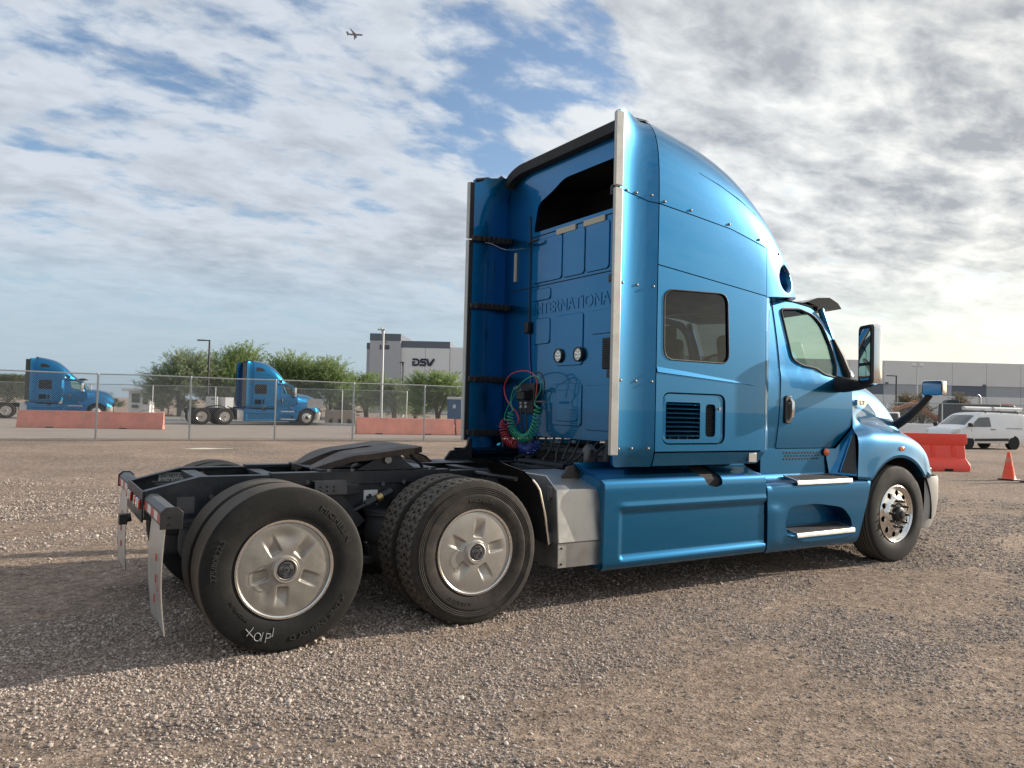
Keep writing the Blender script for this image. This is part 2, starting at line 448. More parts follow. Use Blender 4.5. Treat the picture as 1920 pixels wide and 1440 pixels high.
# ------------------------------------------------------------------ ground
nrng = np.random.default_rng(3)
_lat = nrng.random((256, 256))
def vnoise(x, y, s, seed=0):
    x = np.asarray(x)*s+seed*17.3; y = np.asarray(y)*s+seed*9.1
    xi = np.floor(x).astype(int); yi = np.floor(y).astype(int); fx = x-xi; fy = y-yi
    fx = fx*fx*(3-2*fx); fy = fy*fy*(3-2*fy)
    g = lambda a, b: _lat[a % 256, b % 256]
    return (g(xi, yi)*(1-fx)+g(xi+1, yi)*fx)*(1-fy)+(g(xi, yi+1)*(1-fx)+g(xi+1, yi+1)*fx)*fy
def fbm(x, y, s, o=4, seed=0):
    t = 0; a = .5; n = 0
    for i in range(o): t = t+a*vnoise(x, y, s*2**i, seed+i); n += a; a *= .5
    return t/n
def sand_f(x, y):
    # bare sandy streaks between drifts of gravel, drawn out along the yard's traffic
    a = R(-12); u = x*math.cos(a)-y*math.sin(a); v = x*math.sin(a)+y*math.cos(a)
    n = fbm(u*.55, v*1.1, .9, 4, 2)
    s = np.clip((n-.54)/.10, 0, 1)
    for off in (0.0, 1.9):          # packed fines in the wheel tracks
        w = y-(-2.9-.30*(x-1)+off*-1.2)+.25*np.sin(x*.7)
        s = np.maximum(s, .75*np.exp(-(w/.16)**2)*np.clip((fbm(x, y, 1.3, 3, 14)-.36)/.16, 0, 1))
    return s
def height_f(x, y):
    a = R(-14); u = x*math.cos(a)-y*math.sin(a); v = x*math.sin(a)+y*math.cos(a)
    h = (fbm(u*.6, v*1.6, 1.6, 4, 5)-.5)*.045 + (fbm(x, y, 7, 3, 8)-.5)*.014
    h = h - sand_f(x, y)*.008
    near = np.clip((np.hypot(x-3, (y+.5)*1.4)-3.2)/2.0, .35, 1)     # packed flatter where the truck stands
    h = h*near
    # two low wheel ruts crossing the yard
    for off in (0.0, 1.9):
        w = y-(-2.9-.30*(x-1)+off*-1.2)+.25*np.sin(x*.7)
        h = h-.012*np.exp(-(w/.17)**2)+.010*np.exp(-((np.abs(w)-.30)/.10)**2)
    # gravel pressed up before and behind each tyre
    for wx, wy in ((0, -1.06), (0, -.735), (1.334, -1.06), (1.334, -.735), (6.427, -1.05), (0, 1.06), (1.334, 1.06), (6.427, 1.05)):
        side = np.clip((.24-np.abs(y-wy))/.08, 0, 1)
        h = h+.020*side*np.exp(-((np.abs(x-wx)-.27)/.07)**2)+.008*np.exp(-((np.abs(y-wy)-.17)/.04)**2)*np.clip((.25-np.abs(x-wx))/.1, 0, 1)
    fade = np.clip((19-np.hypot(x, y))/8, 0, 1)
    return h*fade-.008
def axis_lines(lo, hi, dense_lo, dense_hi, d):
    L = list(np.arange(dense_lo, dense_hi, d)); s = d; x = dense_lo
    while x > lo: s *= 1.18; x -= s; L.insert(0, x)
    s = d; x = L[-1]
    while x < hi: s *= 1.18; x += s; L.append(x)
    return np.array(L)
gx = axis_lines(-2500, 3000, -6, 9, .06); gy = axis_lines(-1500, 4000, -5.2, 3.2, .06)
GX, GY = np.meshgrid(gx, gy, indexing='ij'); GZ = height_f(GX, GY); SD = sand_f(GX, GY)
nx, ny = GX.shape
gv = np.stack([GX.ravel(), GY.ravel(), GZ.ravel()], -1)
ii = np.arange(nx*ny).reshape(nx, ny)
gf = np.stack([ii[:-1, :-1].ravel(), ii[1:, :-1].ravel(), ii[1:, 1:].ravel(), ii[:-1, 1:].ravel()], -1)
gme = bpy.data.meshes.new('ground'); gme.from_pydata(gv.tolist(), [], gf.tolist())
gme.polygons.foreach_set('use_smooth', [True]*len(gme.polygons))
at = gme.attributes.new('sand', 'FLOAT', 'POINT'); at.data.foreach_set('value', SD.ravel().astype(np.float32))

def ground_mat():
    m = bpy.data.materials.new('gravel_ground'); m.use_nodes = True; nt = m.node_tree; nd = nt.nodes; lk = nt.links
    b = nd['Principled BSDF']; b.inputs['Roughness'].default_value = .95; b.inputs['Specular IOR Level'].default_value = .2
    t = nd.new('ShaderNodeTexCoord')
    def noise(s, d, r=.6):
        n = nd.new('ShaderNodeTexNoise'); n.inputs['Scale'].default_value = s; n.inputs['Detail'].default_value = d
        n.inputs['Roughness'].default_value = r; lk.new(t.outputs['Object'], n.inputs['Vector']); return n.outputs['Fac']
    def vor(s, f='F1'):
        n = nd.new('ShaderNodeTexVoronoi'); n.inputs['Scale'].default_value = s; n.feature = f
        lk.new(t.outputs['Object'], n.inputs['Vector']); return n
    def mix(f, a, c):
        n = nd.new('ShaderNodeMix'); n.data_type = 'RGBA'
        for s, q in ((n.inputs[0], f), (n.inputs[6], a), (n.inputs[7], c)):
            if isinstance(q, (int, float)): s.default_value = q
            elif isinstance(q, tuple): s.default_value = (*q, 1)
            else: lk.new(q, s)
        return n.outputs[2]
    def rng(x, a, c, lo=0, hi=1):
        n = nd.new('ShaderNodeMapRange'); lk.new(x, n.inputs[0]); n.inputs[1].default_value = a; n.inputs[2].default_value = c
        n.inputs[3].default_value = lo; n.inputs[4].default_value = hi; return n.outputs[0]
    v = vor(55); cr = nd.new('ShaderNodeValToRGB'); sp = nd.new('ShaderNodeSeparateColor'); lk.new(v.outputs['Color'], sp.inputs[0])
    e = cr.color_ramp.elements; e[0].position = 0; e[0].color = (.23, .197, .170, 1); e[1].position = 1; e[1].color = (.58, .51, .45, 1)
    for p, c in ((.35, (.33, .272, .238)), (.6, (.388, .319, .279)), (.85, (.452, .378, .332))):
        q = e.new(p); q.color = (*c, 1)
    lk.new(sp.outputs[0], cr.inputs[0])
    big = noise(.35, 6); med = noise(2.3, 6)
    sandc = mix(rng(med, .35, .65), (.43, .335, .262), (.50, .405, .33))
    at = nd.new('ShaderNodeAttribute'); at.attribute_name = 'sand'
    n2 = noise(26, 5)
    sf = nd.new('ShaderNodeMath'); sf.operation = 'MULTIPLY'; lk.new(at.outputs['Fac'], sf.inputs[0]); lk.new(rng(n2, .3, .55), sf.inputs[1])
    c = mix(sf.outputs[0], cr.outputs[0], sandc)
    # grout of sand between stones, broad drifts of tone
    c = mix(rng(v.outputs['Distance'], .28, .55, 0, .45), c, (.30, .242, .20))
    tone = nd.new('ShaderNodeMix'); tone.data_type = 'RGBA'; tone.blend_type = 'MULTIPLY'; tone.inputs[0].default_value = 1
    lk.new(c, tone.inputs[6])
    lk.new(mix(rng(big, .35, .68), (.80, .78, .77), (1.16, 1.12, 1.08)), tone.inputs[7])
    cl = noise(7.5, 7, .75)  # clump tones put the low-sun mottling of the relief into the colour
    t2 = nd.new('ShaderNodeMix'); t2.data_type = 'RGBA'; t2.blend_type = 'MULTIPLY'; t2.inputs[0].default_value = 1
    lk.new(tone.outputs[2], t2.inputs[6]); lk.new(mix(rng(cl, .38, .62), (.72, .71, .70), (1.15, 1.13, 1.11)), t2.inputs[7])
    t3 = nd.new('ShaderNodeMix'); t3.data_type = 'RGBA'; t3.blend_type = 'MULTIPLY'; t3.inputs[0].default_value = 1
    sp_ = noise(24, 2, .5)
    lk.new(t2.outputs[2], t3.inputs[6]); lk.new(mix(rng(sp_, .36, .66), (.74, .73, .72), (1.26, 1.25, 1.23)), t3.inputs[7])
    lk.new(t3.outputs[2], b.inputs['Base Color'])
    bp = nd.new('ShaderNodeBump'); bp.inputs['Strength'].default_value = .9; bp.inputs['Distance'].default_value = .02
    hs = nd.new('ShaderNodeMath'); hs.operation = 'SUBTRACT'; lk.new(n2, hs.inputs[0]); lk.new(v.outputs['Distance'], hs.inputs[1])
    lk.new(hs.outputs[0], bp.inputs['Height'])
    bp2 = nd.new('ShaderNodeBump'); bp2.inputs['Strength'].default_value = .5; bp2.inputs['Distance'].default_value = .25
    lk.new(noise(3.2, 8, .7), bp2.inputs['Height']); lk.new(bp.outputs[0], bp2.inputs['Normal'])
    bp3 = nd.new('ShaderNodeBump'); bp3.inputs['Strength'].default_value = .7; bp3.inputs['Distance'].default_value = .07
    lk.new(cl, bp3.inputs['Height']); lk.new(bp2.outputs[0], bp3.inputs['Normal'])
    lk.new(bp3.outputs[0], b.inputs['Normal'])
    MATS['ground'] = m
ground_mat(); gme.materials.append(MATS['ground'])
ground = bpy.data.objects.new('ground', gme); col.objects.link(ground); tag(ground, kind='structure')
tag(ground, 'grey-brown gravel yard with sandy streaks', 'ground')

# loose stones, real geometry, thinning with distance
def stone_mat():
    m = bpy.data.materials.new('stone'); m.use_nodes = True; nt = m.node_tree; b = nt.nodes['Principled BSDF']
    b.inputs['Roughness'].default_value = .9; b.inputs['Specular IOR Level'].default_value = .25
    oi = nt.nodes.new('ShaderNodeObjectInfo'); cr = nt.nodes.new('ShaderNodeValToRGB')
    e = cr.color_ramp.elements; e[0].position = 0; e[0].color = (.20, .172, .152, 1); e[1].position = 1; e[1].color = (.66, .59, .52, 1)
    for p, c in ((.25, (.31, .258, .226)), (.55, (.392, .324, .284)), (.72, (.41, .34, .285)), (.92, (.51, .435, .38))):
        q = e.new(p); q.color = (*c, 1)
    nt.links.new(oi.outputs['Random'], cr.inputs[0]); nt.links.new(cr.outputs[0], b.inputs['Base Color']); MATS['stone'] = m
stone_mat()
def make_gravel():
    rg = np.random.default_rng(11); view = math.atan2(FW.y, FW.x); pts = []
    D0 = 3300; half = R(47)
    r = np.sqrt(rg.random(120000)*(6**2-2.2**2)+2.2**2); r = r[:int(D0*half*(36-4.84))]
    n2 = int(D0*36*2*half*math.log(17/6)*.60); r2 = 6*np.exp(rg.random(n2)*math.log(17/6))
    rr = np.concatenate([r, r2]); a = view+(rg.random(len(rr))*2-1)*half
    x = CAM.x+rr*np.cos(a); y = CAM.y+rr*np.sin(a)
    s = sand_f(x, y); dr = fbm(x, y, 1.1, 4, 21)
    keep = rg.random(len(x)) < np.clip((1-.86*s)*np.clip(.62+1.5*(dr-.36), .5, 1), 0, 1)
    x, y, rr = x[keep], y[keep], rr[keep]
    z = height_f(x, y)
    sz = .0049*np.exp(rg.normal(0, .34, len(x)))*np.clip(rr/6.5, 1, 1.7)
    sz = np.where(rg.random(len(x)) < .006, sz*1.8, sz)
    me = bpy.data.meshes.new('gravel'); me.from_pydata(np.stack([x, y, z+sz*.25], -1).tolist(), [], [])
    q = me.attributes.new('sz', 'FLOAT', 'POINT'); q.data.foreach_set('value', sz.astype(np.float32))
    me.materials.append(MATS['stone'])
    o = bpy.data.objects.new('gravel', me); col.objects.link(o)
    tag(o, 'loose small stones scattered over the yard in the foreground', 'gravel', kind='stuff')
    g = bpy.data.node_groups.new('gravel', 'GeometryNodeTree')
    g.interface.new_socket('Geometry', in_out='INPUT', socket_type='NodeSocketGeometry')
    g.interface.new_socket('Geometry', in_out='OUTPUT', socket_type='NodeSocketGeometry')
    nd, lk = g.nodes, g.links
    gi = nd.new('NodeGroupInput'); go = nd.new('NodeGroupOutput'); jn = nd.new('GeometryNodeJoinGeometry')
    for k in range(4):
        ic = nd.new('GeometryNodeMeshIcoSphere'); ic.inputs['Subdivisions'].default_value = 2
        sp = nd.new('GeometryNodeSetPosition'); nz = nd.new('ShaderNodeTexNoise'); nz.noise_dimensions = '4D'
        nz.inputs['W'].default_value = k*7.7; nz.inputs['Scale'].default_value = 1.1; nz.inputs['Detail'].default_value = 1
        sb = nd.new('ShaderNodeVectorMath'); sb.operation = 'SUBTRACT'; sb.inputs[1].default_value = (.5, .5, .5)
        sc = nd.new('ShaderNodeVectorMath'); sc.operation = 'SCALE'; sc.inputs['Scale'].default_value = 1.5
        lk.new(nz.outputs['Color'], sb.inputs[0]); lk.new(sb.outputs[0], sc.inputs[0])
        lk.new(ic.outputs['Mesh'], sp.inputs['Geometry']); lk.new(sc.outputs[0], sp.inputs['Offset'])
        tr = nd.new('GeometryNodeTransform'); tr.inputs['Scale'].default_value = ((1.25, .95, .72), (1.1, 1.0, .62), (1.4, .85, .75), (1.0, .9, .85))[k]
        lk.new(sp.outputs[0], tr.inputs['Geometry'])
        sm = nd.new('GeometryNodeSetMaterial'); sm.inputs['Material'].default_value = MATS['stone']; lk.new(tr.outputs[0], sm.inputs['Geometry'])
        gt = nd.new('GeometryNodeGeometryToInstance'); lk.new(sm.outputs[0], gt.inputs[0]); lk.new(gt.outputs[0], jn.inputs[0])
    ip = nd.new('GeometryNodeInstanceOnPoints'); ip.inputs['Pick Instance'].default_value = True
    rv = nd.new('FunctionNodeRandomValue'); rv.data_type = 'FLOAT_VECTOR'; rv.inputs[0].default_value = (-.5, -.5, 0); rv.inputs[1].default_value = (.5, .5, 6.283)
    na = nd.new('GeometryNodeInputNamedAttribute'); na.data_type = 'FLOAT'; na.inputs['Name'].default_value = 'sz'
    ri = nd.new('FunctionNodeRandomValue'); ri.data_type = 'INT'; ri.inputs[4].default_value = 0; ri.inputs[5].default_value = 3; ri.inputs['Seed'].default_value = 5
    lk.new(gi.outputs[0], ip.inputs['Points']); lk.new(jn.outputs[0], ip.inputs['Instance'])
    lk.new(ri.outputs[2], ip.inputs['Instance Index']); lk.new(rv.outputs[0], ip.inputs['Rotation']); lk.new(na.outputs[0], ip.inputs['Scale'])
    lk.new(ip.outputs[0], go.inputs[0])
    md = o.modifiers.new('gravel', 'NODES'); md.node_group = g
make_gravel()
# ------------------------------------------------------------------ the big blue truck
T = empty('semi_truck', (0, 0, 0), 'large blue sleeper truck without trailer in the foreground, seen from its right rear', 'truck', group='blue sleeper trucks')
HUB = .50
# ---- wheels (local frame: axle along Y, outside of the wheel towards -Y)
def tyre_prof(groove=(-.088, -.053, -.018, .018, .053, .088), shoulder_lines=False, w=.135):
    P = [(.292, -.112), (.300, -.120), (.325, -.130), (.36, -.1375), (.392, -.139)]
    if shoulder_lines:
        for r in (.405, .418, .431, .444): P += [(r, -.1385), (r+.004, -.1345), (r+.006, -.1345), (r+.009, -.138)]
    P += [(.45, -.1345), (.475, -.130), (.492, -.126), (.4985, -.121), (.5035, -.112)]
    for g in groove: P += [(.506, g-.008), (.5055, g-.006), (.490, g-.0045), (.490, g+.0045), (.5055, g+.006), (.506, g+.008)]
    P += [(.5035, .112), (.4985, .121), (.492, .126), (.475, .130), (.45, .1345), (.40, .1385), (.36, .1375), (.325, .130), (.300, .120), (.292, .112)]
    return P
def arc_text(name, s, size, rad, a0, mat, parent, y=-.1395, ext=.0016, flip=False, spread=1.0, offset=0.0):
    """text running along a circle on the tyre wall, centred at angle a0 (deg, from +X towards +Z as seen from outside: x right, z up)"""
    v, f = text_geo(s, size, ext, 'CENTER', offset)
    P = []
    for x, h, z in v:
        if flip: a = R(a0)+x*spread/rad; r = rad-h
        else: a = R(a0)-x*spread/rad; r = rad+h
        P.append((r*math.cos(a), y-z, r*math.sin(a)))
    return mk(name, P, f, mat, parent, smooth=0)
def blocks(r, t, i, j):
    if r > .493 and abs(t) < .118:
        zone = int((t+.12)/.048)
        k = (i*1.0+(3 if zone % 2 else 0)+ (t*60 if zone % 2 else -t*60)) % 6
        if k < 1.3: return r-.011
    return r
def mk_wheel(name, tread, cover):
    w = MB().lathe([(.300, -.128), (.292, -.131), (.284, -.126), (.282, -.10), (.270, -.07), (.262, .05), (.262, .09), (.282, .118), (.297, .128)], 72).build('wheel', 'ring', T, 50)
    if tread == 'block':
        t = MB().lathe(tyre_prof((-.072, -.024, .024, .072), True), 300, rf=blocks)
    else:
        t = MB().lathe(tyre_prof(shoulder_lines=False), 120)
    t.build('tyre', 'tyre_worn' if tread == 'block' else 'tyre', w, 50)
    return w
def dish_cover(w, mat, dent=False, rot=18):
    # domed cover with five scooped petals
    rings = [0.040+(.286-.040)*(k/46) for k in range(47)]; n = 200; rows = []
    for r in rings:
        row = []
        for i in range(n):
            a = 2*math.pi*i/n
            y = -.120-.009*(1-((r-.13)/.16)**2 if r > .13 else 1)
            if r < .085: y = -.129-.020*sstep(.085, .062, r)          # raised collar round the hub
            if r < .058: y = -.149+.02*sstep(.058, .05, r)
            for p in range(5):
                b = R(90+rot+72*p); d = (a-b+math.pi) % (2*math.pi)-math.pi
                lat = r*math.sin(d); fwd = r*math.cos(d)
                if fwd > 0:
                    hw = .032+.16*(fwd-.11)*.30
                    m = sstep(.104, .116, fwd)*sstep(.245, .13, fwd)*(1-sstep(hw-.007, hw+.006, abs(lat)))
                    y += .018*m
            if r > .278: y += .006*(r-.278)/.008
            if dent:
                x, z = r*math.cos(a), r*math.sin(a)
                y += .012*math.exp(-((x+.02)**2/.006+(z-.20)**2/.0016))+.009*math.exp(-((x+.12)**2/.0012+(z+.10)**2/.010))
                y += .004*(float(vnoise(x, z, 14, 3))-.5)*sstep(.05, .12, r)
            row.append((r*math.cos(a), y, r*math.sin(a)))
        rows.append(row)
    MB().grid(rows, True).build('wheel_cover', mat, w, 60)
    MB().lathe([(.2865, -.116), (.290, -.131), (.301, -.131), (.303, -.120)], 90).build('rim_edge', 'chrome', w, 60)
    h = MB().lathe([(.0005, -.150), (.018, -.151), (.020, -.146), (.024, -.146), (.026, -.150), (.046, -.149), (.052, -.140), (.053, -.125)], 40)
    h.build('hub_cap', 'greysteel', w, 40)
    s = MB()
    for p in range(3):
        rows = []
        for k in range(9):
            a = R(90+120*p-38+76*k/8); rows.append([(q*math.cos(a), -.1515, q*math.sin(a)) for q in (.030, .041)])
        s.grid(rows)
    s.cyl((0, -.1535, 0), (0, -.15, 0), .009, 14); s.build('hub_slot', 'darkcavity', w, 0)
    MB().lathe([(.068, -.1535), (.072, -.1545), (.078, -.1535)], 60).build('hub_collar', 'cleancover', w, 60)
protos = {}
def put(w, x, y, left=False):
    w.location = (x, y if not left else -y, HUB)
    if left: w.scale = (1, -1, 1)
wr = mk_wheel('wheel', 'rib', True); dish_cover(wr, 'cover', True, rot=30)
arc_text('tyre_lettering', '275/80R22.5', .048, .405, 168, 'letter', wr, spread=1.0)
arc_text('tyre_lettering', 'MICHELIN', .052, .405, 40, 'letter', wr, spread=1.25)
arc_text('tyre_lettering', 'X LINE ENERGY D', .046, .405, 304, 'letter', wr, flip=False, spread=1.12)
arc_text('tyre_lettering', 'MICHELIN', .03, .345, 220, 'letter', wr, spread=1.2)
def chalk():
    c = MB()
    def st(pts, r=.0022):
        c.tube([(x, -.1395-.0012, z) for x, z in pts], r, 5)
    # hand-written chalk mark low on the tyre wall
    st([(-.228, -.330), (-.182, -.385)]); st([(-.182, -.325), (-.222, -.372)])
    st([(-.158+.020*math.cos(t*.6), -.385+.024*math.sin(t*.6)) for t in range(11)])
    st([(-.125, -.362), (-.138, -.415)]); st([(-.104, -.372), (-.112, -.425)])
    st([(-.104, -.372), (-.080, -.378), (-.082, -.400), (-.106, -.400)]); st([(-.062, -.345), (-.070, -.395)]); st([(-.066, -.392), (-.09, -.392)], .0018)
    return c
chalk().build('chalk_mark', 'chalk', wr, 0)
put(wr, 0, -1.06)
wm = mk_wheel('wheel', 'block', True); dish_cover(wm, 'cleancover', False, rot=-8)
arc_text('tyre_lettering', 'MICHELIN', .036, .352, 84, 'letter', wm, spread=1.25, y=-.1385)
arc_text('tyre_lettering', 'X MULTI D', .034, .352, 250, 'letter', wm, spread=1.2, y=-.1385)
put(wm, 1.334, -1.06)
wi = mk_wheel('wheel', 'rib', False); put(wi, 0, -.735)
wj = mk_wheel('wheel', 'block', False); put(wj, 1.334, -.735)
for w in (wr, wm, wi, wj):
    c = copy_tree(w, T); put(c, w.location.x, w.location.y, True)
    for ch in list(c.children):
        if ch.name.startswith('chalk'): bpy.data.objects.remove(ch)
# front wheel: polished alloy with ten hand holes
wf = MB().lathe([(.300, -.126), (.292, -.130), (.283, -.124), (.279, -.108), (.270, -.098), (.262, -.090)], 90).lathe([(.262, -.090), (.262, .10), (.298, .125)], 90).build('wheel', 'alloy', T, 50)
fp = [(.292, -.112), (.300, -.121), (.325, -.131), (.36, -.137), (.40, -.139), (.45, -.134), (.475, -.128), (.492, -.122), (.501, -.112), (.5045, -.1)]
MB().lathe(tyre_prof(), 120).build('tyre', 'tyre', wf, 50)
def circ(cx, cz, r, n): return [(cx+r*math.cos(2*math.pi*k/n), cz+r*math.sin(2*math.pi*k/n)) for k in range(n)]
holes = [circ(.217*math.cos(R(36*k+12)), .217*math.sin(R(36*k+12)), .0305, 16) for k in range(10)]
def fmap(a, b):
    r = math.hypot(a, b); y = -.094-.016*sstep(.268, .235, r)-.034*sstep(.195, .168, r); return (a, y, b)
panel('rim_disc', circ(0, 0, .266, 60), holes+[circ(0, 0, .118, 36)], fmap, 'alloy', wf, step=.022, rim=(0, .022, 0), smooth=50)
MB().lathe([(.268, -.0), (.002, -.0)], 40).build('brake_drum', 'darkcavity', wf, 40)
MB().lathe([(.0005, -.205), (.030, -.204), (.036, -.198), (.038, -.186), (.064, -.182), (.072, -.176), (.078, -.16), (.080, -.140), (.12, -.138), (.121, -.10)], 40).build('hub_cap', 'blackplastic', wf, 40)
for k in range(10):
    a = R(36*k+30); p = Vector((.140*math.cos(a), -.142, .140*math.sin(a)))
    MB().tube([p, p+Vector((0, -.016, 0)), p+Vector((0, -.018, 0)), p+Vector((0, -.044, 0)), p+Vector((0, -.048, 0))], [.015, .015, .012, .008, .003], 10).build('lug_nut', 'blackplastic', wf, 40)
put(wf, 6.427, -1.05)
c = copy_tree(wf, T); put(c, 6.427, -1.05, True)

# ---- chassis frame
def rail(side):
    # C channel with its open side inwards; tapers down behind the rear axle
    def prof(x):
        top = 1.005-.085*sstep(0, 1, max(0, (-.38-x)/.33)) if x > -.72 else .92
        bot = .735 if x > -.38 else .735+.02*(-.38-x)
        return top, bot
    xs = [-.71, -.60, -.50, -.42, -.38, -.30, 0, .6, 1.2, 1.8, 2.4, 3, 4, 5, 6, 7]
    m = MB(); t = .009; fl = .085; rows = []
    for x in xs:
        tp, bt = (1.005, .735) if x >= -.38 else (1.005-.085*(-.38-x)/.33, .735)
        Y = .43
        P = [(Y-fl, tp), (Y, tp), (Y, bt), (Y-fl, bt), (Y-fl, bt+t), (Y-t, bt+t), (Y-t, tp-t), (Y-fl, tp-t)]
        rows.append([(x, side*y, z) for y, z in P])
    m.grid(rows, True); n = len(rows[0]); m.f.append(tuple(range(n))); m.f.append(tuple(range((len(rows)-1)*n, len(rows)*n)))
    return m.build('frame_rail', 'frame', T, 30)
railR = rail(-1); railL = rail(1)
# mounting angle along the top of the rail with bolts, under the fifth wheel
for s in (-1, 1):
    MB().prism([(s*.435, 1.0055), (s*.435, .925), (s*.447, .925), (s*.447, 1.018), (s*.34, 1.018), (s*.34, 1.0055)], .10, 1.50, 'x').build('mounting_angle', 'frame', T, bevel=.002)
    for x in (.52, .70, .82, 1.02, 1.12, 1.34):
        MB().cyl((x, s*.40, 1.018), (x, s*.40, 1.034), .0165, 6).build('bolt', 'bolt', T, 20)
        MB().cyl((x, s*.40, .985), (x, s*.40, .955), .012, 6).build('nut', 'bolt', T, 20)
for x, z in ((-.60, .86), (-.56, .80), (-.30, .87), (-.24, .80), (.18, .95), (.35, .95), (.66, .92), (.93, .92), (1.10, .93), (1.40, .92), (1.55, .90), (1.80, .93), (2.05, .88)):
    MB().cyl((x, -.43, z), (x, -.452, z), .017, 6).build('bolt', 'greysteel', T, 20)
for x in (-.33, .15, .66, 1.25, 1.9, 2.6, 3.6):
    MB().prism([(-.345, .74), (.345, .74), (.345, .78), (.06, .86), (.06, .90), (.345, .985), (.345, .99), (-.345, .99), (-.345, .985), (-.06, .90), (-.06, .86), (-.345, .78)], x-.05, x+.05, 'x').build('crossmember', 'frame', T, bevel=.004)
# suspension hanger brackets between the axles and the white-flecked stickers
for s in (-1, 1):
    MB().prism([(.42, .93), (.72, .93), (.74, .86), (.60, .845), (.78, .66), (.60, .50), (.52, .52), (.50, .80), (.42, .86)], s*.455, s*.50, 'y').build('suspension_bracket', 'frame', T, bevel=.006)
    MB().box((.50, s*.475, .955), (.24, .09, .012)).box((.50, s*.52, .905), (.24, .012, .09)).build('shock_bracket', 'greysteel', T, bevel=.003)
    for x in (.42, .47, .52):
        for z in (.89, .92): MB().cyl((x, s*.525, z), (x, s*.531, z), .007, 8).build('bracket_hole', 'darkcavity', T, 20)
    MB().tube([(.62, s*.48, .70), (.98, s*.50, .87)], .018, 8).tube([(.78, s*.49, .775), (.98, s*.50, .87)], .03, 10).build('shock_absorber', 'frame', T)
    MB().cyl((.86, s*.505, .815), (.90, s*.505, .832), .034, 12).build('shock_collar', 'brass', T)
    MB().cyl((-.28, s*.50, .76), (-.12, s*.47, .84), .022, 10).build('shock_absorber', 'frame', T)
    MB().cyl((-.27, s*.503, .765), (-.23, s*.498, .785), .031, 12).build('shock_collar', 'brass', T)
    for x in (-.46, .84):
        B('sticker', 'greysteel' if x < 0 else 'whitelabel', T, x-.055, x+.055, s*.4305, s*.432, .765, .875, 0)
        if x > 0:
            m = MB()
            for k in range(7): m.cyl((x+rnd.uniform(-.04, .04), s*.4325, .82+rnd.uniform(-.04, .04)), (x+rnd.uniform(-.01, .01), s*.4327, .82), .012, 5)
            m.build('sticker_print', 'blacktext', T, 0)
    for x in (-.36, .93):
        MB().lathe([(.001, .72), (.145, .72), (.150, .705), (.138, .69), (.142, .66), (.150, .60), (.148, .54), (.135, .50), (.120, .49), (.112, .40), (.10, .36), (.001, .355)], 36, (x, s*.50, 0), 'z').build('air_spring', 'rubber', T, 50)
        MB().lathe([(.001, .735), (.152, .735), (.152, .722), (.001, .72)], 36, (x, s*.50, 0), 'z').build('air_spring_plate', 'frame', T)
        B('beam', 'frame', T, x-.10 if x < 0 else x-.42, x+.42 if x < 0 else x+.45, s*.53, s*.43, .34, .40, .01)
for x in (0, 1.334):
    MB().tube([(x, -.95, HUB), (x, -.3, HUB), (x, -.22, HUB), (x, .22, HUB), (x, .3, HUB), (x, .95, HUB)], [.07, .08, .2, .2, .08, .07], 20).build('axle', 'frame', T)
    for s in (-1, 1): MB().cyl((x, s*.62, HUB), (x, s*.57, HUB), .205, 28).build('brake_drum', 'greysteel', T)
    for s in (-1, 1): MB().cyl((x-.30, s*.36, .60), (x-.16, s*.36, .60), .085, 20).build('brake_chamber', 'frame', T)
MB().tube([(.15, 0, .55), (1.1, 0, .56)], .055, 14).tube([(1.5, 0, .58), (3.4, 0, .68)], .055, 14).build('drive_shaft', 'frame', T)
# tail: end crossmember with lights, mud flap hangers and flaps
MB().prism([(-.43, .72), (.43, .72), (.43, .92), (-.43, .92)], -.725, -.712, 'x').build('end_plate', 'frame', T, bevel=.003)
for y, m_ in ((-.36, 'lens_red'), (-.25, 'lens_clear'), (-.13, 'lens_red'), (.36, 'lens_red'), (.25, 'lens_clear'), (.13, 'lens_red')):
    B('tail_light', m_, T, -.742, -.7255, y-.035, y+.035, .80, .865, .006)
MB().tube([(-.74, .0, .70), (-.80, .0, .69)], .03, 10).box((-.79, 0, .69), (.05, .07, .07)).build('tow_coupling', 'blackplastic', T)
tp = {}
for s in (-1, 1):
    MB().prism([(-.71, .80), (-.61, .80), (-.61, .88), (-.635, .905), (-.685, .905), (-.71, .88)], s*.44, s*1.215, 'y').build('flap_hanger', 'greysteel', T, bevel=.004)
    MB().prism([(-.72, .79), (-.60, .79), (-.60, .885), (-.63, .914), (-.69, .914), (-.72, .885)], s*1.215, s*1.225, 'y').build('hanger_cap', 'blackplastic', T, bevel=.002)
    for z in (.82, .86): MB().cyl((-.66, s*1.225, z), (-.66, s*1.229, z), .008, 8).build('cap_hole', 'darkcavity', T, 0)
    # red and white reflective tape
    y0 = .47
    for k in range(5):
        a, b = y0+k*.145, y0+(k+1)*.145
        B('reflective_tape', 'tape_red' if k % 2 == 0 else 'tape_white', T, -.7125, -.7105, s*a, s*b, .815, .865, 0)
    # flap: slightly bowed sheet with a flanged edge
    rows = []
    for k in range(15):
        z = .80-k*(.80-.19)/14; bow = -.016*math.sin(k/14*math.pi)+(.015 if s < 0 else -.01)*(k/14)**2
        rows.append([(-.685+bow-.004*math.cos(j/8*math.pi*2), s*(.64+.565*j/8), z) for j in range(9)])
    m = MB().grid(rows); m.grid([[(x+.004, y, z) for x, y, z in r] for r in rows])
    m.build('mud_flap', 'flapmetal', T, 60)
    MB().tube([(r[8][0], r[8][1], r[8][2]) for r in rows], .004, 6).build('flap_edge', 'ring', T)
    m = MB()
    for k in range(5): m.box((-.705+.014*(k % 2), s*(1.0+.02*math.sin(k)), .60-k*.06), (.004, .03, .045))
    m.build('flap_print', 'tape_red', T, 0)
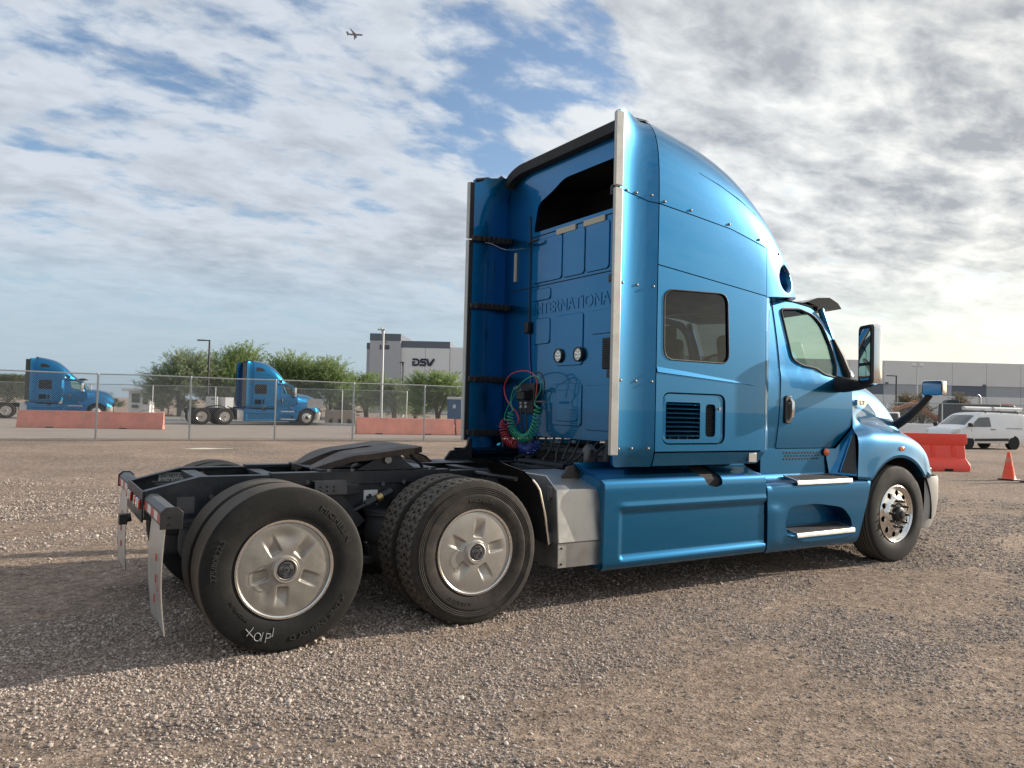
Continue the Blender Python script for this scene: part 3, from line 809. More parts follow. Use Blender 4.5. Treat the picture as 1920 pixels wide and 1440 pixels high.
# frame warning label on the inside of the far rail
B('label_plate', 'whitelabel', T, -.52, -.20, .4190, .4205, .835, .965, 0)
for k, s in enumerate(('DO NOT DRILL HOLES', 'IN OR WELD TO', 'FRAME FLANGES')):
    lettering('label_text', s, .036, 'blacktext', T, lambda x, y, z, k=k: (-.505+x*.83, .4186-z*.3, .928-.037*k+y), .0006, 'LEFT', .0006)
# air lines and tanks lying between the rails
for k, (m_, y, z) in enumerate((('hose_green', .1, .90), ('hose_black', -.15, .93), ('hose_black', -.2, .90), ('hose_black', .05, .94), ('hose_black', -.05, .92))):
    P = [(x, y+.07*math.sin(x*2.3+k), z+.02*math.sin(x*3.1+2*k)) for x in np.linspace(-.6, 2.9, 30)]
    MB().tube(P, .011, 7).build('air_line', m_, T)
for x, y in ((2.2, 0), (2.6, -.12)): MB().tube([(x-.2, y, .88), (x-.18, y, .88), (x+.18, y, .88), (x+.2, y, .88)], [.06, .10, .10, .06], 18).build('air_tank', 'frame', T)

# ---- fifth wheel
def fifth():
    # outline seen from above, open throat to the rear; the two ramps slope down behind
    half = [(.47, .075), (.43, .22), (.62, .40), (.80, .455), (1.18, .455), (1.27, .40), (1.31, .25), (1.32, 0)]
    out = [(.92, -.03)] + [(.47, -.115), (.43, -.24), (.62, -.40), (.80, -.455), (1.18, -.455), (1.27, -.40), (1.31, -.25), (1.32, 0), (1.31, .25), (1.27, .40), (1.18, .455), (.80, .455), (.62, .40), (.43, .24), (.47, .115), (.92, .03)]
    # throat closes in a round eye
    eye = [(.95+.055*math.cos(t), .055*math.sin(t)) for t in np.linspace(R(130), R(-130), 9)]
    out = eye[::-1][:0]+[(.915, .045)][:0]+out[1:-1]+[(.905, .04)]+[(.95+.06*math.cos(t), .06*math.sin(t)) for t in np.linspace(R(140), R(-140), 11)]+[(.905, -.04)]
    def zz(x, y):
        z = 1.175+.13*(min(x, 1.15)-.95)
        if x < .72: z -= .085*((.72-x)/.29)**1.2
        z -= .012*sstep(.38, .455, abs(y)); z -= .02*sstep(1.25, 1.32, x)
        return z
    panel('fifth_wheel_plate', out, [], lambda a, b: (a, b, zz(a, b)), 'rust', T, step=.05, rim=(0, 0, -.045), back=True, smooth=30)
fifth()
for s in (-1, 1):
    MB().prism([(.72, 1.02), (1.22, 1.02), (1.10, 1.10), (1.08, 1.14), (.92, 1.14), (.86, 1.10)], s*.36, s*.42, 'y').build('fifth_wheel_bracket', 'frame', T, bevel=.006)
    MB().cyl((.97, s*.34, 1.10), (.97, s*.445, 1.10), .028, 14).build('pivot_pin', 'bolt', T)
    MB().tube([(1.16, s*.43, 1.13), (1.26, s*.40, 1.06), (1.30, s*.36, 1.02)], .012, 6).build('brace', 'frame', T)
MB().bb(.45, 1.40, -.40, .40, 1.018, 1.032).build('fifth_wheel_base', 'frame', T, bevel=.003)
MB().tube([(.70, -.30, 1.08), (.72, -.44, 1.07), (.66, -.50, 1.06)], .012, 8).build('release_handle', 'greysteel', T)
B('lock_block', 'greysteel', T, 1.02, 1.12, -.25, .25, 1.05, 1.135, .01)

# ---- quarter fenders ahead of the middle axle
for s in (-1, 1):
    rows = []
    for k in range(15):
        t = k/14; x = 1.62+.30*math.sin(t*1.55)**1.0; z = 1.10-.055*t-.48*(1-math.cos(t*1.45))
        x = lerp_tab([(0, 1.60), (.3, 1.78), (.55, 1.90), (.8, 1.96), (1, 2.0)], t); z = lerp_tab([(0, 1.13), (.3, 1.07), (.55, .95), (.8, .74), (1, .52)], t)
        rows.append([(x, s*y, z-.02*abs((y-.83)/.27)**3) for y in np.linspace(.56, 1.12, 9)])
    m = MB().grid(rows); m.grid([[(x-.012, y, z-.008) for x, y, z in r] for r in rows]); m.build('quarter_fender', 'blackplastic', T, 50)
    MB().tube([(r[8][0], r[8][1]+s*.003, r[8][2]) for r in rows[6:]], .011, 8).build('fender_strip', 'chrome', T)
    MB().tube([(1.74, s*.43, .98), (1.74, s*1.05, .99)], .02, 8).build('fender_bracket', 'frame', T)
# ---- aluminium box behind the right skirt, tank-side steps
boxp = [(-.46, 1.0), (-.98, 1.0), (-1.16, .93), (-1.19, .52), (-1.19, .30), (-.46, .30)]
MB().prism([(-.46, 1.0), (-.98, 1.0), (-1.13, .90), (-1.165, .50), (-.46, .50)], 2.06, 2.52, 'x').build('battery_box_cover', 'alu', T, bevel=.006)
MB().prism([(-.46, .496), (-1.15, .496), (-1.15, .31), (-.46, .31)], 2.07, 2.53, 'x').build('battery_box_base', 'alu', T, bevel=.004)
for x in (2.10, 2.10, 2.5):
    for z in (.34, .46): MB().cyl((x, -1.15, z), (x, -1.155, z), .008, 8).build('rivet', 'greysteel', T, 0)
for z in (.88, .53): MB().box((2.045, -1.06, z), (.03, .05, .08)).cyl((2.03, -1.06, z+.05), (2.03, -1.06, z-.06), .012, 8).build('latch', 'greysteel', T, bevel=.003)
MB().bb(2.06, 2.55, .46, 1.15, .32, .98).build('left_tank', 'frame', T, bevel=.03)

# ---- body surfaces
ZT = [(2.4, 4.05), (2.95, 4.05), (3.2, 4.02), (3.6, 3.955), (4.0, 3.84), (4.35, 3.64), (4.68, 3.35), (4.9, 3.11), (5.1, 2.90), (5.3, 2.74)]
WR = [(2.4, 1.21), (4.25, 1.21), (4.5, 1.185), (4.75, 1.12), (5.0, .99), (5.2, .82), (5.32, .66)]
NN = [(2.95, 7.0), (3.6, 5.6), (4.3, 4.0), (4.8, 3.2), (5.3, 2.6)]
SEAM = [(2.4, 3.31), (2.63, 3.28), (2.98, 3.23), (3.37, 3.19), (3.83, 3.14), (4.25, 3.05), (4.51, 2.98), (4.85, 2.85), (5.1, 2.75), (5.3, 2.69)]
Z0 = 2.55
def half_w(x, z, roof=False):
    wq = smooth_tab(WR, x)
    if not roof and x > 4.27: wq = 1.21-.19*min(1.15, (x-4.27)/.25)**2.2
    if z > Z0:
        t = min(.9999, (z-Z0)/(smooth_tab(ZT, x)-Z0)); n = lerp_tab(NN, x)
        wq *= (1-t**n)**(1/n)
    return wq
def zcrease(x): return 1.845-.055*(x-2.8)
def y_side(x, z):
    y = half_w(x, z)
    return y
def smap(a, b): return (a, -y_side(a, b), b)
G = .0045
win = rpoly([(3.055, 1.95, .10), (3.82, 1.95, .10), (3.79, 2.56, .10), (3.045, 2.53, .10)])
vent = rpoly([(3.05, 1.245, .08), (3.785, 1.245, .09), (3.785, 1.68, .09), (3.05, 1.68, .08)])
xs = np.linspace(2.98, 4.2, 30)
cre = [(x, zcrease(x)+d) for x in xs for d in (-.02, 0, .05)]
sb = lambda x: 2.725-.10*(x-2.97)
body = [(2.975, 1.19), (4.30, 1.19), (4.30, 2.0), (4.30, sb(4.3)-G), (2.975, sb(2.975)-G)]
sp = []
def both(o): sp.append(o); mirror(o); return o
both(panel('sleeper_panel', body, [win, vent], smap, 'blue', T, step=.07))
both(MB().add([(2.98, -1.2095, 1.895), (4.15, -1.2095, 1.790), (4.22, -1.2095, 1.772), (2.98, -1.221, 1.842), (4.10, -1.220, 1.776), (2.98, -1.2095, 1.834), (4.12, -1.2095, 1.770)], [(0, 1, 4, 3), (1, 2, 4), (3, 4, 6, 5), (2, 6, 4), (0, 3, 5)]).build('styling_line', 'blue', T, 0))
both(panel('sleeper_panel', [(2.975, sb(2.975)+G), (4.30, sb(4.3)+G), (4.30, lerp_tab(SEAM, 4.3)-G)]+[(x, lerp_tab(SEAM, x)-G) for x in (3.83, 3.37)]+[(2.975, 3.23-G)], [], smap, 'blue', T, step=.07))
# turned-in front edge of the sleeper beside the door
both(panel('sleeper_corner', [(4.306, 1.19), (4.46, 1.19), (4.50, 1.5), (4.52, 2.0), (4.52, 2.60), (4.306, 2.58)], [], smap, 'blue', T, step=.03))
# lower kick panel
both(panel('kick_panel', rpoly([(2.975, 1.07), (4.24, 1.07, .03), (4.32, 1.176), (2.975, 1.176)]), [], lambda a, b: (a, -(half_w(a, b)-.05*(1.18-b)/.11*.6), b), 'blue', T, step=.07))
both(B('reflector_plate', 'greyplate', T, 4.10, 4.20, -1.211, -1.196, 1.085, 1.165, .002))
# corner fairing above the door with its round air scoop
def cmap(a, b):
    y = half_w(a, b, True); d = math.hypot((a-4.665)/.15, (b-2.80)/.13)
    y -= .15*(1-sstep(.45, 1.05, d))
    return (a, -y, b)
lowc = [(x, lerp_tab(SEAM, x)-G) for x in (5.28, 5.1, 4.85, 4.51, 4.306)]
both(panel('corner_fairing', [(4.306, 2.588), (4.50, 2.61), (4.70, 2.63), (4.9, 2.66), (5.1, 2.675), (5.28, 2.68)]+lowc, [], cmap, 'blue', T, step=.016, rim=(0, .22, 0), smooth=75))
both(mk('corner_soffit', [(4.3, -1.15, 2.585), (5.28, -.75, 2.665), (5.28, -.5, 2.665), (4.3, -.5, 2.585)], [(0, 1, 2, 3)], 'blue', T))
# roof fairing
rows = []
for x in [2.975]+list(np.linspace(3.05, 5.30, 46)):
    zs = lerp_tab(SEAM, x)+G; zt = smooth_tab(ZT, x); n = lerp_tab(NN, x); w = smooth_tab(WR, x)
    t0 = min(.995, max(0, (zs-Z0)/(zt-Z0))); th0 = math.asin(t0**(n/2))
    H = []
    for k in range(60):
        th = th0+(math.pi/2-th0)*k/59
        H.append((w*math.cos(th)**(2/n) if math.cos(th) > 1e-9 else 0, Z0+(zt-Z0)*math.sin(th)**(2/n)))
    # resample by arc length
    L = [0]
    for p, q in zip(H, H[1:]): L.append(L[-1]+math.dist(p, q))
    ys = np.interp(np.linspace(0, L[-1], 26), L, [h[0] for h in H]); zs_ = np.interp(np.linspace(0, L[-1], 26), L, [h[1] for h in H])
    row = [(x, -y, z) for y, z in zip(ys, zs_)]; row += [(x, -y, z) for (_, y, z) in row[-2::-1]]
    rows.append(row)
RF = MB().grid(rows).build('roof_fairing', 'blue', T, 60)
# raised styling line on the roof sides
both(MB().tube([(x, -half_w(x, z)-.001, z) for x, z in ((3.45, 3.58), (3.7, 3.52), (3.95, 3.44), (4.2, 3.34), (4.45, 3.2), (4.6, 3.09))], [.001, .003, .004, .004, .003, .001], 8).build('roof_styling_line', 'blue', T, 60))
# rubber trim over the open rear edge of the roof
rr = []
for k in range(41):
    y = -1.06+2.12*k/40; z = min(4.04, Z0+1.5*(1-abs(y/1.21)**7)**(1/7))
    rr.append([(2.99, y, z+.010), (2.865, y, z+.006), (2.855, y, z-.004), (2.875, y, z-.085), (2.95, y, z-.090)])
MB().grid(rr).build('roof_rear_trim', 'rubber', T, 28)
# rear wall
rwin = rpoly([(-.78, 3.31, .03), (.63, 3.31, .05), (.56, 3.60, .08), (.30, 3.68, .1), (.12, 3.76, .08), (-.78, 3.76, .05)])
def wtop(y): return min(4.0, Z0+1.47*(1-abs(y/1.20)**7)**(1/7))
rw = [(-1.185, 1.24), (1.185, 1.24)]+[(y, wtop(y)) for y in np.linspace(1.185, -1.185, 25)]
panel('rear_wall', rw, [rwin], lambda a, b: (2.955, a, b), 'blue', T, step=.15, rim=(.03, 0, 0))
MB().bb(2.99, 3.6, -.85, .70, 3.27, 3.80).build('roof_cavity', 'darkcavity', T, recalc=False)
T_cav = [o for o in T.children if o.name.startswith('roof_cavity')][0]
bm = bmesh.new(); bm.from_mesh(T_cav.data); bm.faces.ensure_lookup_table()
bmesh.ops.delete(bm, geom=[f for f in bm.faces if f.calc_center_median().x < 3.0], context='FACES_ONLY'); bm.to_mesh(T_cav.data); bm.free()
def plate(name, y0, y1, z0, z1, d=.012, r=.04, mat='blue', cut=None):
    P = rpoly([(y0, z0, r), (y1, z0, r), (y1, z1, r), (y0, z1, r)])
    return MB().prism(P, 2.956, 2.956-d, 'x').build(name, mat, T, bevel=.006)
for a in ((.12, .62, 2.78, 3.22), (-.24, .10, 2.78, 3.22), (-.60, -.26, 2.78, 3.22), (-.95, -.62, 2.78, 3.22),
          (-.24, .18, 1.93, 2.42), (-.85, -.36, 2.20, 2.42), (-.24, .22, 1.36, 1.76), (-.75, -.30, 1.33, 1.74), (.30, .58, 2.16, 2.42), (.30, .62, 2.60, 2.72)):
    plate('wall_panel', *a)
for a in ((-.19, .16, 1.40, 1.70),): plate('wall_panel_inset', *a, d=.017)
MB().bb(2.950, 2.9535, -1.05, 1.05, 2.748, 2.756).build('wall_seam', 'darkcavity', T, 0)
MB().bb(2.948, 2.953, -.98, .66, 3.262, 3.2685).build('wall_seam', 'darkcavity', T, 0)
lettering('embossed_lettering', 'INTERNATIONAL', .165, 'blue', T, lambda x, y, z: (2.9515-z, .605-x*1.02, 2.465+y), .0018, 'LEFT', .0015)
for a, b in ((-.10, .21), (-.54, -.23)): B('reflector_strip', 'reflector', T, 2.938, 2.9545, a, b, 3.215, 3.27, .001)
B('reflector_strip', 'reflector', T, 2.938, 2.9545, .94, .975, 2.85, 3.155, .001)
for y in (.115, -.20):
    w = MB().lathe([(.001, 2.925), (.056, 2.925), (.060, 2.93), (.060, 2.95)], 32, (0, y, 2.03), 'x').build('work_light', 'lens_clear', T)
    MB().lathe([(.056, 2.924), (.058, 2.917), (.068, 2.919), (.070, 2.95)], 32, (0, y, 2.03), 'x').build('light_bezel', 'blackplastic', w)
    for k in range(6):
        a = R(60*k); q = (0, 0) if k == 5 else (.032*math.cos(R(72*k+18)), .032*math.sin(R(72*k+18)))
        MB().lathe([(.001, 2.918), (.010, 2.920), (.0135, 2.9255)], 12, (0, y+q[0], 2.03+q[1]), 'x').build('light_bulb', 'chrome', w)
vw = B('wall_vent', 'blackplastic', T, 2.93, 2.955, -.70, -.55, 1.88, 2.16, .01)
for k in range(14): B('vent_slat', 'rubber', vw, 2.918, 2.935, -.685, -.565, 1.90+k*.018, 1.908+k*.018, .001)
# antenna-style cable box and its cable
B('cable_box', 'blackplastic', T, 2.90, 2.955, .63, .70, 2.28, 2.40, .012)
MB().tube([(2.945, .665, 2.40), (2.945, .672, 2.75), (2.945, .68, 3.25), (2.945, .70, 3.5)], .006, 6).build('cable', 'hose_black', T)
MB().tube([(2.93, .66, 3.20), (2.88, .60, 3.19), (2.87, .50, 3.20), (2.90, .46, 3.21)], .012, 6).build('cable_guide', 'blackplastic', T)
MB().tube([(2.945, .66, 2.28), (2.945, .64, 2.0), (2.945, .60, 1.75)], .009, 6).build('cable', 'hose_blue', T)
# extenders
def ext_map(a, b, side=-1):
    t = (2.965-a)/(2.965-2.515); y0 = half_w(2.975, min(b, 3.965)); y = y0+(1.215-y0)*sstep(0, .9, t)-.035*math.sin(min(1, t)*math.pi)
    if b < 1.19: y -= .03*((1.19-b)/.1)
    return (a, -y, b)
ex_lo = rpoly([(2.575, 1.065, .05), (2.965, 1.065), (2.965, 3.23-G), (2.88, 3.235-G), (2.75, 3.265-G), (2.63, 3.28-G), (2.545, 3.295-G), (2.545, 1.15)])
ex_up = rpoly([(2.545, 3.295+G), (2.63, 3.28+G), (2.75, 3.265+G), (2.88, 3.235+G), (2.965, 3.23+G), (2.965, 3.955), (2.86, 3.955), (2.72, 3.95), (2.60, 3.94, .03), (2.545, 3.925)])
for P in (ex_lo, ex_up):
    o = panel('side_extender', P, [], ext_map, 'blue', T, step=.05, rim=(0, .028, 0), back=True); both(o)
for z0, z1 in ((1.165, 3.285), (3.30, 3.90)):
    both(MB().prism(rpoly([(2.488, -1.232), (2.565, -1.236), (2.565, -1.195), (2.50, -1.190)]), z0, z1, 'z').build('edge_trim', 'trim', T, bevel=.006))
    both(MB().prism([(2.505, -1.191), (2.56, -1.189), (2.56, -1.178), (2.505, -1.180)], z0+.005, z1-.005, 'z').build('rubber_edge', 'rubber', T, bevel=.004))
for z, xs_ in ((3.29, (2.64, 2.75, 2.90)), (2.54, (2.61, 2.775, 2.93)), (1.76, (2.61, 2.78, 2.93)), (1.215, (2.60, 2.75, 2.91))):
    for x in xs_:
        q = Vector(ext_map(x, z)); both(MB().lathe([(.0005, -.012), (.006, -.0115), (.011, -.007), (.0125, 0)], 12).build('extender_bolt', 'bolt', T, 50, loc=q))
for x, z in ((2.97+.06, 3.225-.0), (3.33, 3.20), (3.80, 3.15), (4.2, 3.07), (4.52, 2.985)):
    both(MB().lathe([(.0005, -.012), (.006, -.0115), (.011, -.007), (.0125, 0)], 12).build('extender_bolt', 'bolt', T, 50, loc=(x, -half_w(x, z+.03, True), z+.03)))
for z in (3.295, 2.58, 1.81, 1.25):
    b_ = MB().prism([(2.52, 1.165), (2.955, 1.12), (2.955, 1.05), (2.52, 1.135)], z-.028, z+.028, 'z').build('extender_bracket', 'blackplastic', T, bevel=.004)
    m = MB()
    for k in range(8): m.box((2.56+k*.052, 1.108-k*.0085, z), (.006, .05, .064))
    m.build('bracket_rib', 'blackplastic', b_)
    mirror(b_)
rs_ = MB().tube([(2.56, 1.17, 3.92), (2.70, 1.16, 3.95), (2.78, 1.13, 3.93), (2.84, 1.12, 3.97), (2.90, 1.10, 3.94), (2.97, 1.05, 3.97)], [.02, .025, .02, .035, .03, .02], 8).build('rubber_seal', 'rubber', T)

# sleeper window and vent
def glass_panel(name, P, mapf, mat, d=.012): return panel(name, P, [], lambda a, b: (mapf(a, b)[0], mapf(a, b)[1]+d, mapf(a, b)[2]), mat, T, step=.09, rim=None)
both(glass_panel('sleeper_window', win, smap, 'tint'))
both(MB().tube([(*smap(*p)[:1], smap(*p)[1]-.0, p[1]) for p in win+win[:1]], .007, 6).build('window_seal', 'rubber', T))
def shrink(P, k):
    c = Vector((sum(p[0] for p in P)/len(P), sum(p[1] for p in P)/len(P))); out = []
    for p in P:
        d = Vector(p[:2])-c; out.append(((c.x+d.x*(1-k/max(1e-6, abs(d.x)) if abs(d.x) > k else 0), c.y+d.y*(1-k/max(1e-6, abs(d.y)) if abs(d.y) > k else 0)))[:2])
    return [(a, b) for a, b in out]
def insetp(x0, x1, z0, z1, r): return rpoly([(x0, z0, r), (x1, z0, r), (x1, z1, r), (x0, z1, r)])
v_in = insetp(3.10, 3.73, 1.29, 1.60, .03)
vf = panel('vent_frame', insetp(3.062, 3.773, 1.257, 1.668, .075), [insetp(3.095, 3.49, 1.29, 1.60, .02), insetp(3.555, 3.675, 1.31, 1.59, .04)], lambda a, b: (a, -1.203+.012*sstep(.02, .0, min(a-3.05, 3.785-a)), b), 'blue', T, step=.05, rim=(0, .06, 0))
for k in range(8):
    z = 1.315+k*.0375
    MB().prism([(-1.198, z+.006), (-1.206, z), (-1.150, z+.030), (-1.148, z+.036)], 3.10, 3.485, 'x').build('vent_slat', 'blue', vf, bevel=.002)
m = MB()
for k in range(15):
    z = 1.315+k*.0195; m.bb(3.556, 3.674, -1.178, -1.170, z, z+.004)
    for j in range(6): m.bb(3.565+j*.021+(k % 2)*.0105-.002, 3.567+j*.021+(k % 2)*.0105, -1.178, -1.170, z, z+.0195)
m.build('vent_grille', 'rubber', vf, 0)
MB().bb(3.07, 3.77, -1.13, -1.11, 1.26, 1.66).build('vent_back', 'darkcavity', vf)
for k in range(3): MB().bb(3.20+k*.10, 3.206+k*.10, -1.142, -1.132, 1.29, 1.60).build('vent_bar', 'blue', vf)
MB().cyl((3.72, -1.205, 1.555), (3.72, -1.211, 1.555), .012, 12).build('vent_lock', 'bolt', vf)
mirror(vf)
# interior shell of the sleeper
for nm, a in (('sleeper_floor', (2.98, 4.3, -1.0, 1.0, 1.10, 1.14)), ('bunk', (3.0, 3.85, -1.05, 1.05, 1.45, 1.62)), ('headliner', (2.99, 4.6, -1.05, 1.05, 2.62, 2.66))):
    B(nm, 'dash', T, *a, .01)

# ---- skirts (swept profile, parameterised by x and length along the profile)
def prof_map(prof):
    L = [0]
    for p, q in zip(prof, prof[1:]): L.append(L[-1]+math.dist(p, q))
    Y = [p[0] for p in prof]; Z = [p[1] for p in prof]
    return L, lambda s: (float(np.interp(s, L, Y)), float(np.interp(s, L, Z)))
PR = [(1.185, .265), (1.205, .285), (1.212, .31), (1.214, .70), (1.217, .90), (1.212, .945), (1.195, .972), (1.16, .988), (1.07, 1.035), (1.045, 1.06), (1.03, 1.10)]
LR, fr = prof_map(PR)
def sof(z, L=LR, P=PR):
    return float(np.interp(z, [p[1] for p in P], L))
def sk_map(a, s):
    y, z = fr(s)
    dx = min(a-2.62, 9); dz = min(z-.335, .735-z)
    y -= .020*sstep(0, .022, dx)*sstep(0, .024, dz) if dx > 0 and dz > 0 else 0
    y += .008*math.exp(-((z-.755)/.02)**2)*sstep(2.55, 2.7, a)
    return (a, -y, z)
top = LR[-1]
outR = rpoly([(2.455, 0), (4.335, 0), (4.325, sof(.93)), (4.24, sof(1.0)), (4.20, top), (3.71, top), (3.745, sof(1.0)), (3.765, sof(.90), .02), (3.69, sof(.875), .03), (3.58, sof(.90), .03), (3.50, sof(1.0), .02), (3.50, top), (2.30, top), (2.34, sof(1.03)), (2.46, sof(.94))])
both(panel('side_skirt', outR, [], sk_map, 'blue', T, step=.02, rim=(0, .025, 0)))
both(MB().prism([(-1.185, .85), (-1.185, .945), (-1.14, .98), (-1.06, 1.02), (-1.0, 1.05), (-1.0, .85)], 3.45, 3.80, 'x').build('filler_recess', 'darkcavity', T))
both(mk('skirt_back', [(2.47, -1.185, .27), (2.47, -1.19, .96), (2.32, -1.05, 1.09), (2.32, -.98, 1.09), (2.47, -.98, .27)], [(0, 1, 2, 3, 4)], 'blue', T))
both(B('skirt_liner', 'blackplastic', T, 2.36, 5.7, -1.0, -.985, .30, .93, 0))
both(MB().prism([(2.19, .99), (2.22, .96), (2.50, .96), (2.50, 1.20), (2.46, 1.20), (2.44, 1.12), (2.40, 1.09), (2.25, 1.07)], -1.02, -.99, 'y').build('splash_guard', 'blackplastic', T, bevel=.004))
PF = [(1.175, .25), (1.20, .275), (1.208, .33), (1.212, .66), (1.214, .80), (1.210, .855), (1.195, .873), (1.07, .885), (1.04, .91), (1.03, .96)]
LF, ff = prof_map(PF); tf = LF[-1]
def sfF(z): return float(np.interp(z, [p[1] for p in PF], LF))
def front_edge(z): return 5.71+.21*sstep(.2, .95, z)
def skf_map(a, s):
    y, z = ff(s)
    y += .010*math.exp(-((a-4.46)/.10)**2)*sstep(.30, .36, z)*sstep(.70, .64, z)
    return (a, -y, z)
hole = rpoly([(4.64, sfF(.415), .02), (5.615, sfF(.415), .03), (5.60, sfF(.50), .05), (5.47, sfF(.62), .12), (5.05, sfF(.675), .1), (4.66, sfF(.665), .07), (4.60, sfF(.50), .06)])
outF = [(4.36, 0), (5.70, 0), (5.78, sfF(.45)), (5.86, sfF(.66)), (5.915, sfF(.855)), (5.90, sfF(.873)), (5.62, sfF(.882)), (5.60, tf), (4.30, tf), (4.32, sfF(.90)), (4.35, sfF(.873))]
both(panel('step_skirt', outF, [hole], skf_map, 'blue', T, step=.035, rim=(0, .03, 0)))
sr = MB()
H3 = [skf_map(*p) for p in dens(hole, .05)]; H4 = [(x*.97+.155, -1.03, z*.94+.03) for x, y, z in H3]
sr.grid([H3, [(a[0]*.5+b[0]*.5, -1.10, a[2]*.5+b[2]*.5) for a, b in zip(H3, H4)], H4], True); sr.f.append(tuple(range(2*len(H3), 3*len(H3)))); both(sr.build('step_recess', 'blue', T, 45))
def tread(z, x0, x1, y0, y1):
    zi = z+.040
    t = MB().prism([(-y1, z), (-y1-.006, z-.010), (-y1-.010, z-.042), (-y1+.004, z-.042), (-y1+.01, z-.014), (-y0, zi-.012), (-y0, zi)], x0, x1, 'x').build('step_tread', 'alu', T, bevel=.003)
    n = 17; m = MB()
    def zs(y): return z+(zi-z)*(y1-y)/(y1-y0)+.0018
    for k in range(n):
        xa = x0+.03+(x1-x0-.06)*k/n; ya, yb = y1-.020, y0+.02
        m.add([(xa, -ya, zs(ya)), (xa+.030, -ya, zs(ya)), (xa+.030, -yb, zs(yb)), (xa, -yb, zs(yb))], [(0, 1, 2, 3)])
    m.build('tread_slot', 'darkcavity', t, 0)
    return both(t)
tread(.900, 4.76, 5.60, 1.05, 1.215); tread(.412, 4.74, 5.62, 1.04, 1.235)
both(MB().prism([(4.62, .40), (5.64, .40), (5.60, .335), (5.40, .315), (4.85, .315)], -1.232, -1.04, 'y').build('step_ledge', 'blue', T, bevel=.012))

# ---- cab
def ycab(z, x=5):
    y = 1.045-.012*((z-1.5)/.5)**2 if z < 1.9 else 1.037-.012-.105*max(0, (z-1.9)/.72)**1.35
    if z < 1.9: y = 1.045-.02*abs((z-1.62)/.4)**2
    return y
def dmap(a, b): return (a, -ycab(b), b)
dwin = rpoly([(4.835, 2.55, .05), (4.875, 2.30), (4.92, 2.06, .06), (5.06, 2.005, .05), (5.28, 1.985, .05), (5.40, 1.93, .06), (5.585, 1.905, .03), (5.60, 2.02), (5.545, 2.23), (5.45, 2.43, .05), (5.33, 2.53, .06), (5.13, 2.575, .05)])
door = rpoly([(4.69, 1.195, .02), (5.57, 1.195), (5.838, 1.42), (5.838, 1.80, .03), (5.74, 1.93), (5.66, 2.16), (5.46, 2.50, .06), (5.32, 2.60, .05), (5.0, 2.635), (4.73, 2.645, .02), (4.735, 1.9)])
both(panel('door', door, [dwin], dmap, 'blue', T, step=.06, rim=(0, .04, 0), back=True))
dr = [o for o in T.children if o.name.split('.')[0] == 'door']
both(glass_panel('door_window', dwin, dmap, 'glass', .02))
both(MB().tube([(a, -ycab(b)-.001, b) for a, b in dens(dwin, .05)+dwin[:1]], .011, 8).build('window_seal', 'rubber', T))
for d in dr[:1]:
    h = MB().prism(rpoly([(4.775, 1.43, .04), (4.875, 1.43, .04), (4.875, 1.70, .04), (4.775, 1.70, .04)]), -1.038, -1.062, 'y').build('door_handle', 'blackplastic', d, bevel=.006)
    MB().tube([(4.845, -1.055, 1.67), (4.85, -1.085, 1.64), (4.85, -1.088, 1.56), (4.85, -1.082, 1.50), (4.845, -1.055, 1.475)], [.012, .016, .017, .016, .012], 8).build('handle_grip', 'chrome', d)
dc = [o for o in dr if o.scale.y < 0]
for d in dc:
    for ch in dr[0].children: k = ch.copy(); col.objects.link(k); k.parent = d
# jamb between sleeper and door, sill, A pillars, cab roof
both(panel('cab_jamb', [(4.46, 1.0), (4.683, 1.0), (4.727, 1.9), (4.722, 2.63), (4.52, 2.63), (4.46, 1.5)], [], lambda a, b: (a, -ycab(b)+.006, b), 'blue', T, step=.08))
both(panel('cab_sill', [(4.46, .95), (5.50, .95), (5.56, 1.188), (4.46, 1.188)], [], lambda a, b: (a, -1.035, b), 'blue', T, step=.15))
m = MB()
for i in range(12):
    for j in range(3): m.box((4.80+i*.045+(j % 2)*.02, -1.0365, 1.09+j*.03), (.026, .006, .014))
both(m.build('sill_slots', 'blackplastic', T, 0))
cr_ = []
for x, zt, w in ((4.45, 2.70, .93), (4.8, 2.715, .93), (5.15, 2.70, .925), (5.35, 2.665, .90), (5.46, 2.615, .86)):
    cr_.append([(x+.14*(1-(y/.95)**2)*(1 if x > 5.1 else 0), y*w/.93, (2.645 if x < 5.3 else 2.645-.3*(x-5.3))+(zt-2.645)*(1-abs(y/.93)**3.5)) for y in np.linspace(-.93, .93, 25)])
MB().grid(cr_).build('cab_roof', 'blue', T, 50)
both(MB().tube([(5.46, -.93, 2.60), (5.60, -.945, 2.32), (5.72, -.985, 2.08), (5.83, -1.01, 1.92)], [.032, .034, .036, .05], 10).build('a_pillar', 'blue', T))
both(MB().tube([(5.60, -.985, 2.30), (5.69, -1.01, 2.12), (5.77, -1.03, 1.95), (5.80, -1.035, 1.86)], [.012, .04, .045, .03], 10).build('pillar_cover', 'blackplastic', T))
ws = []
for k in range(9):
    t = k/8
    ws.append([(5.50+(5.86-5.50)*t+(.10+.22*t)*(1-(y/.95)**2), y*(.85+.10*t)/.95, 2.61-.68*t) for y in np.linspace(-.95, .95, 25)])
MB().grid(ws).build('windshield', 'glass', T, 60)
MB().tube([ws[-1][k] for k in range(25)], .02, 6).tube([ws[0][k] for k in range(25)], .018, 6).build('windshield_frame', 'rubber', T)
vs = []
for y in np.linspace(-.93, .93, 25):
    c_ = .16*(1-(y/.95)**2)
    vs.append([(5.24+c_, y, 2.66), (5.40+c_, y, 2.715), (5.60+c_, y, 2.735), (5.74+c_, y, 2.69), (5.80+c_, y, 2.635), (5.62+c_, y, 2.60), (5.45+c_, y, 2.62)])
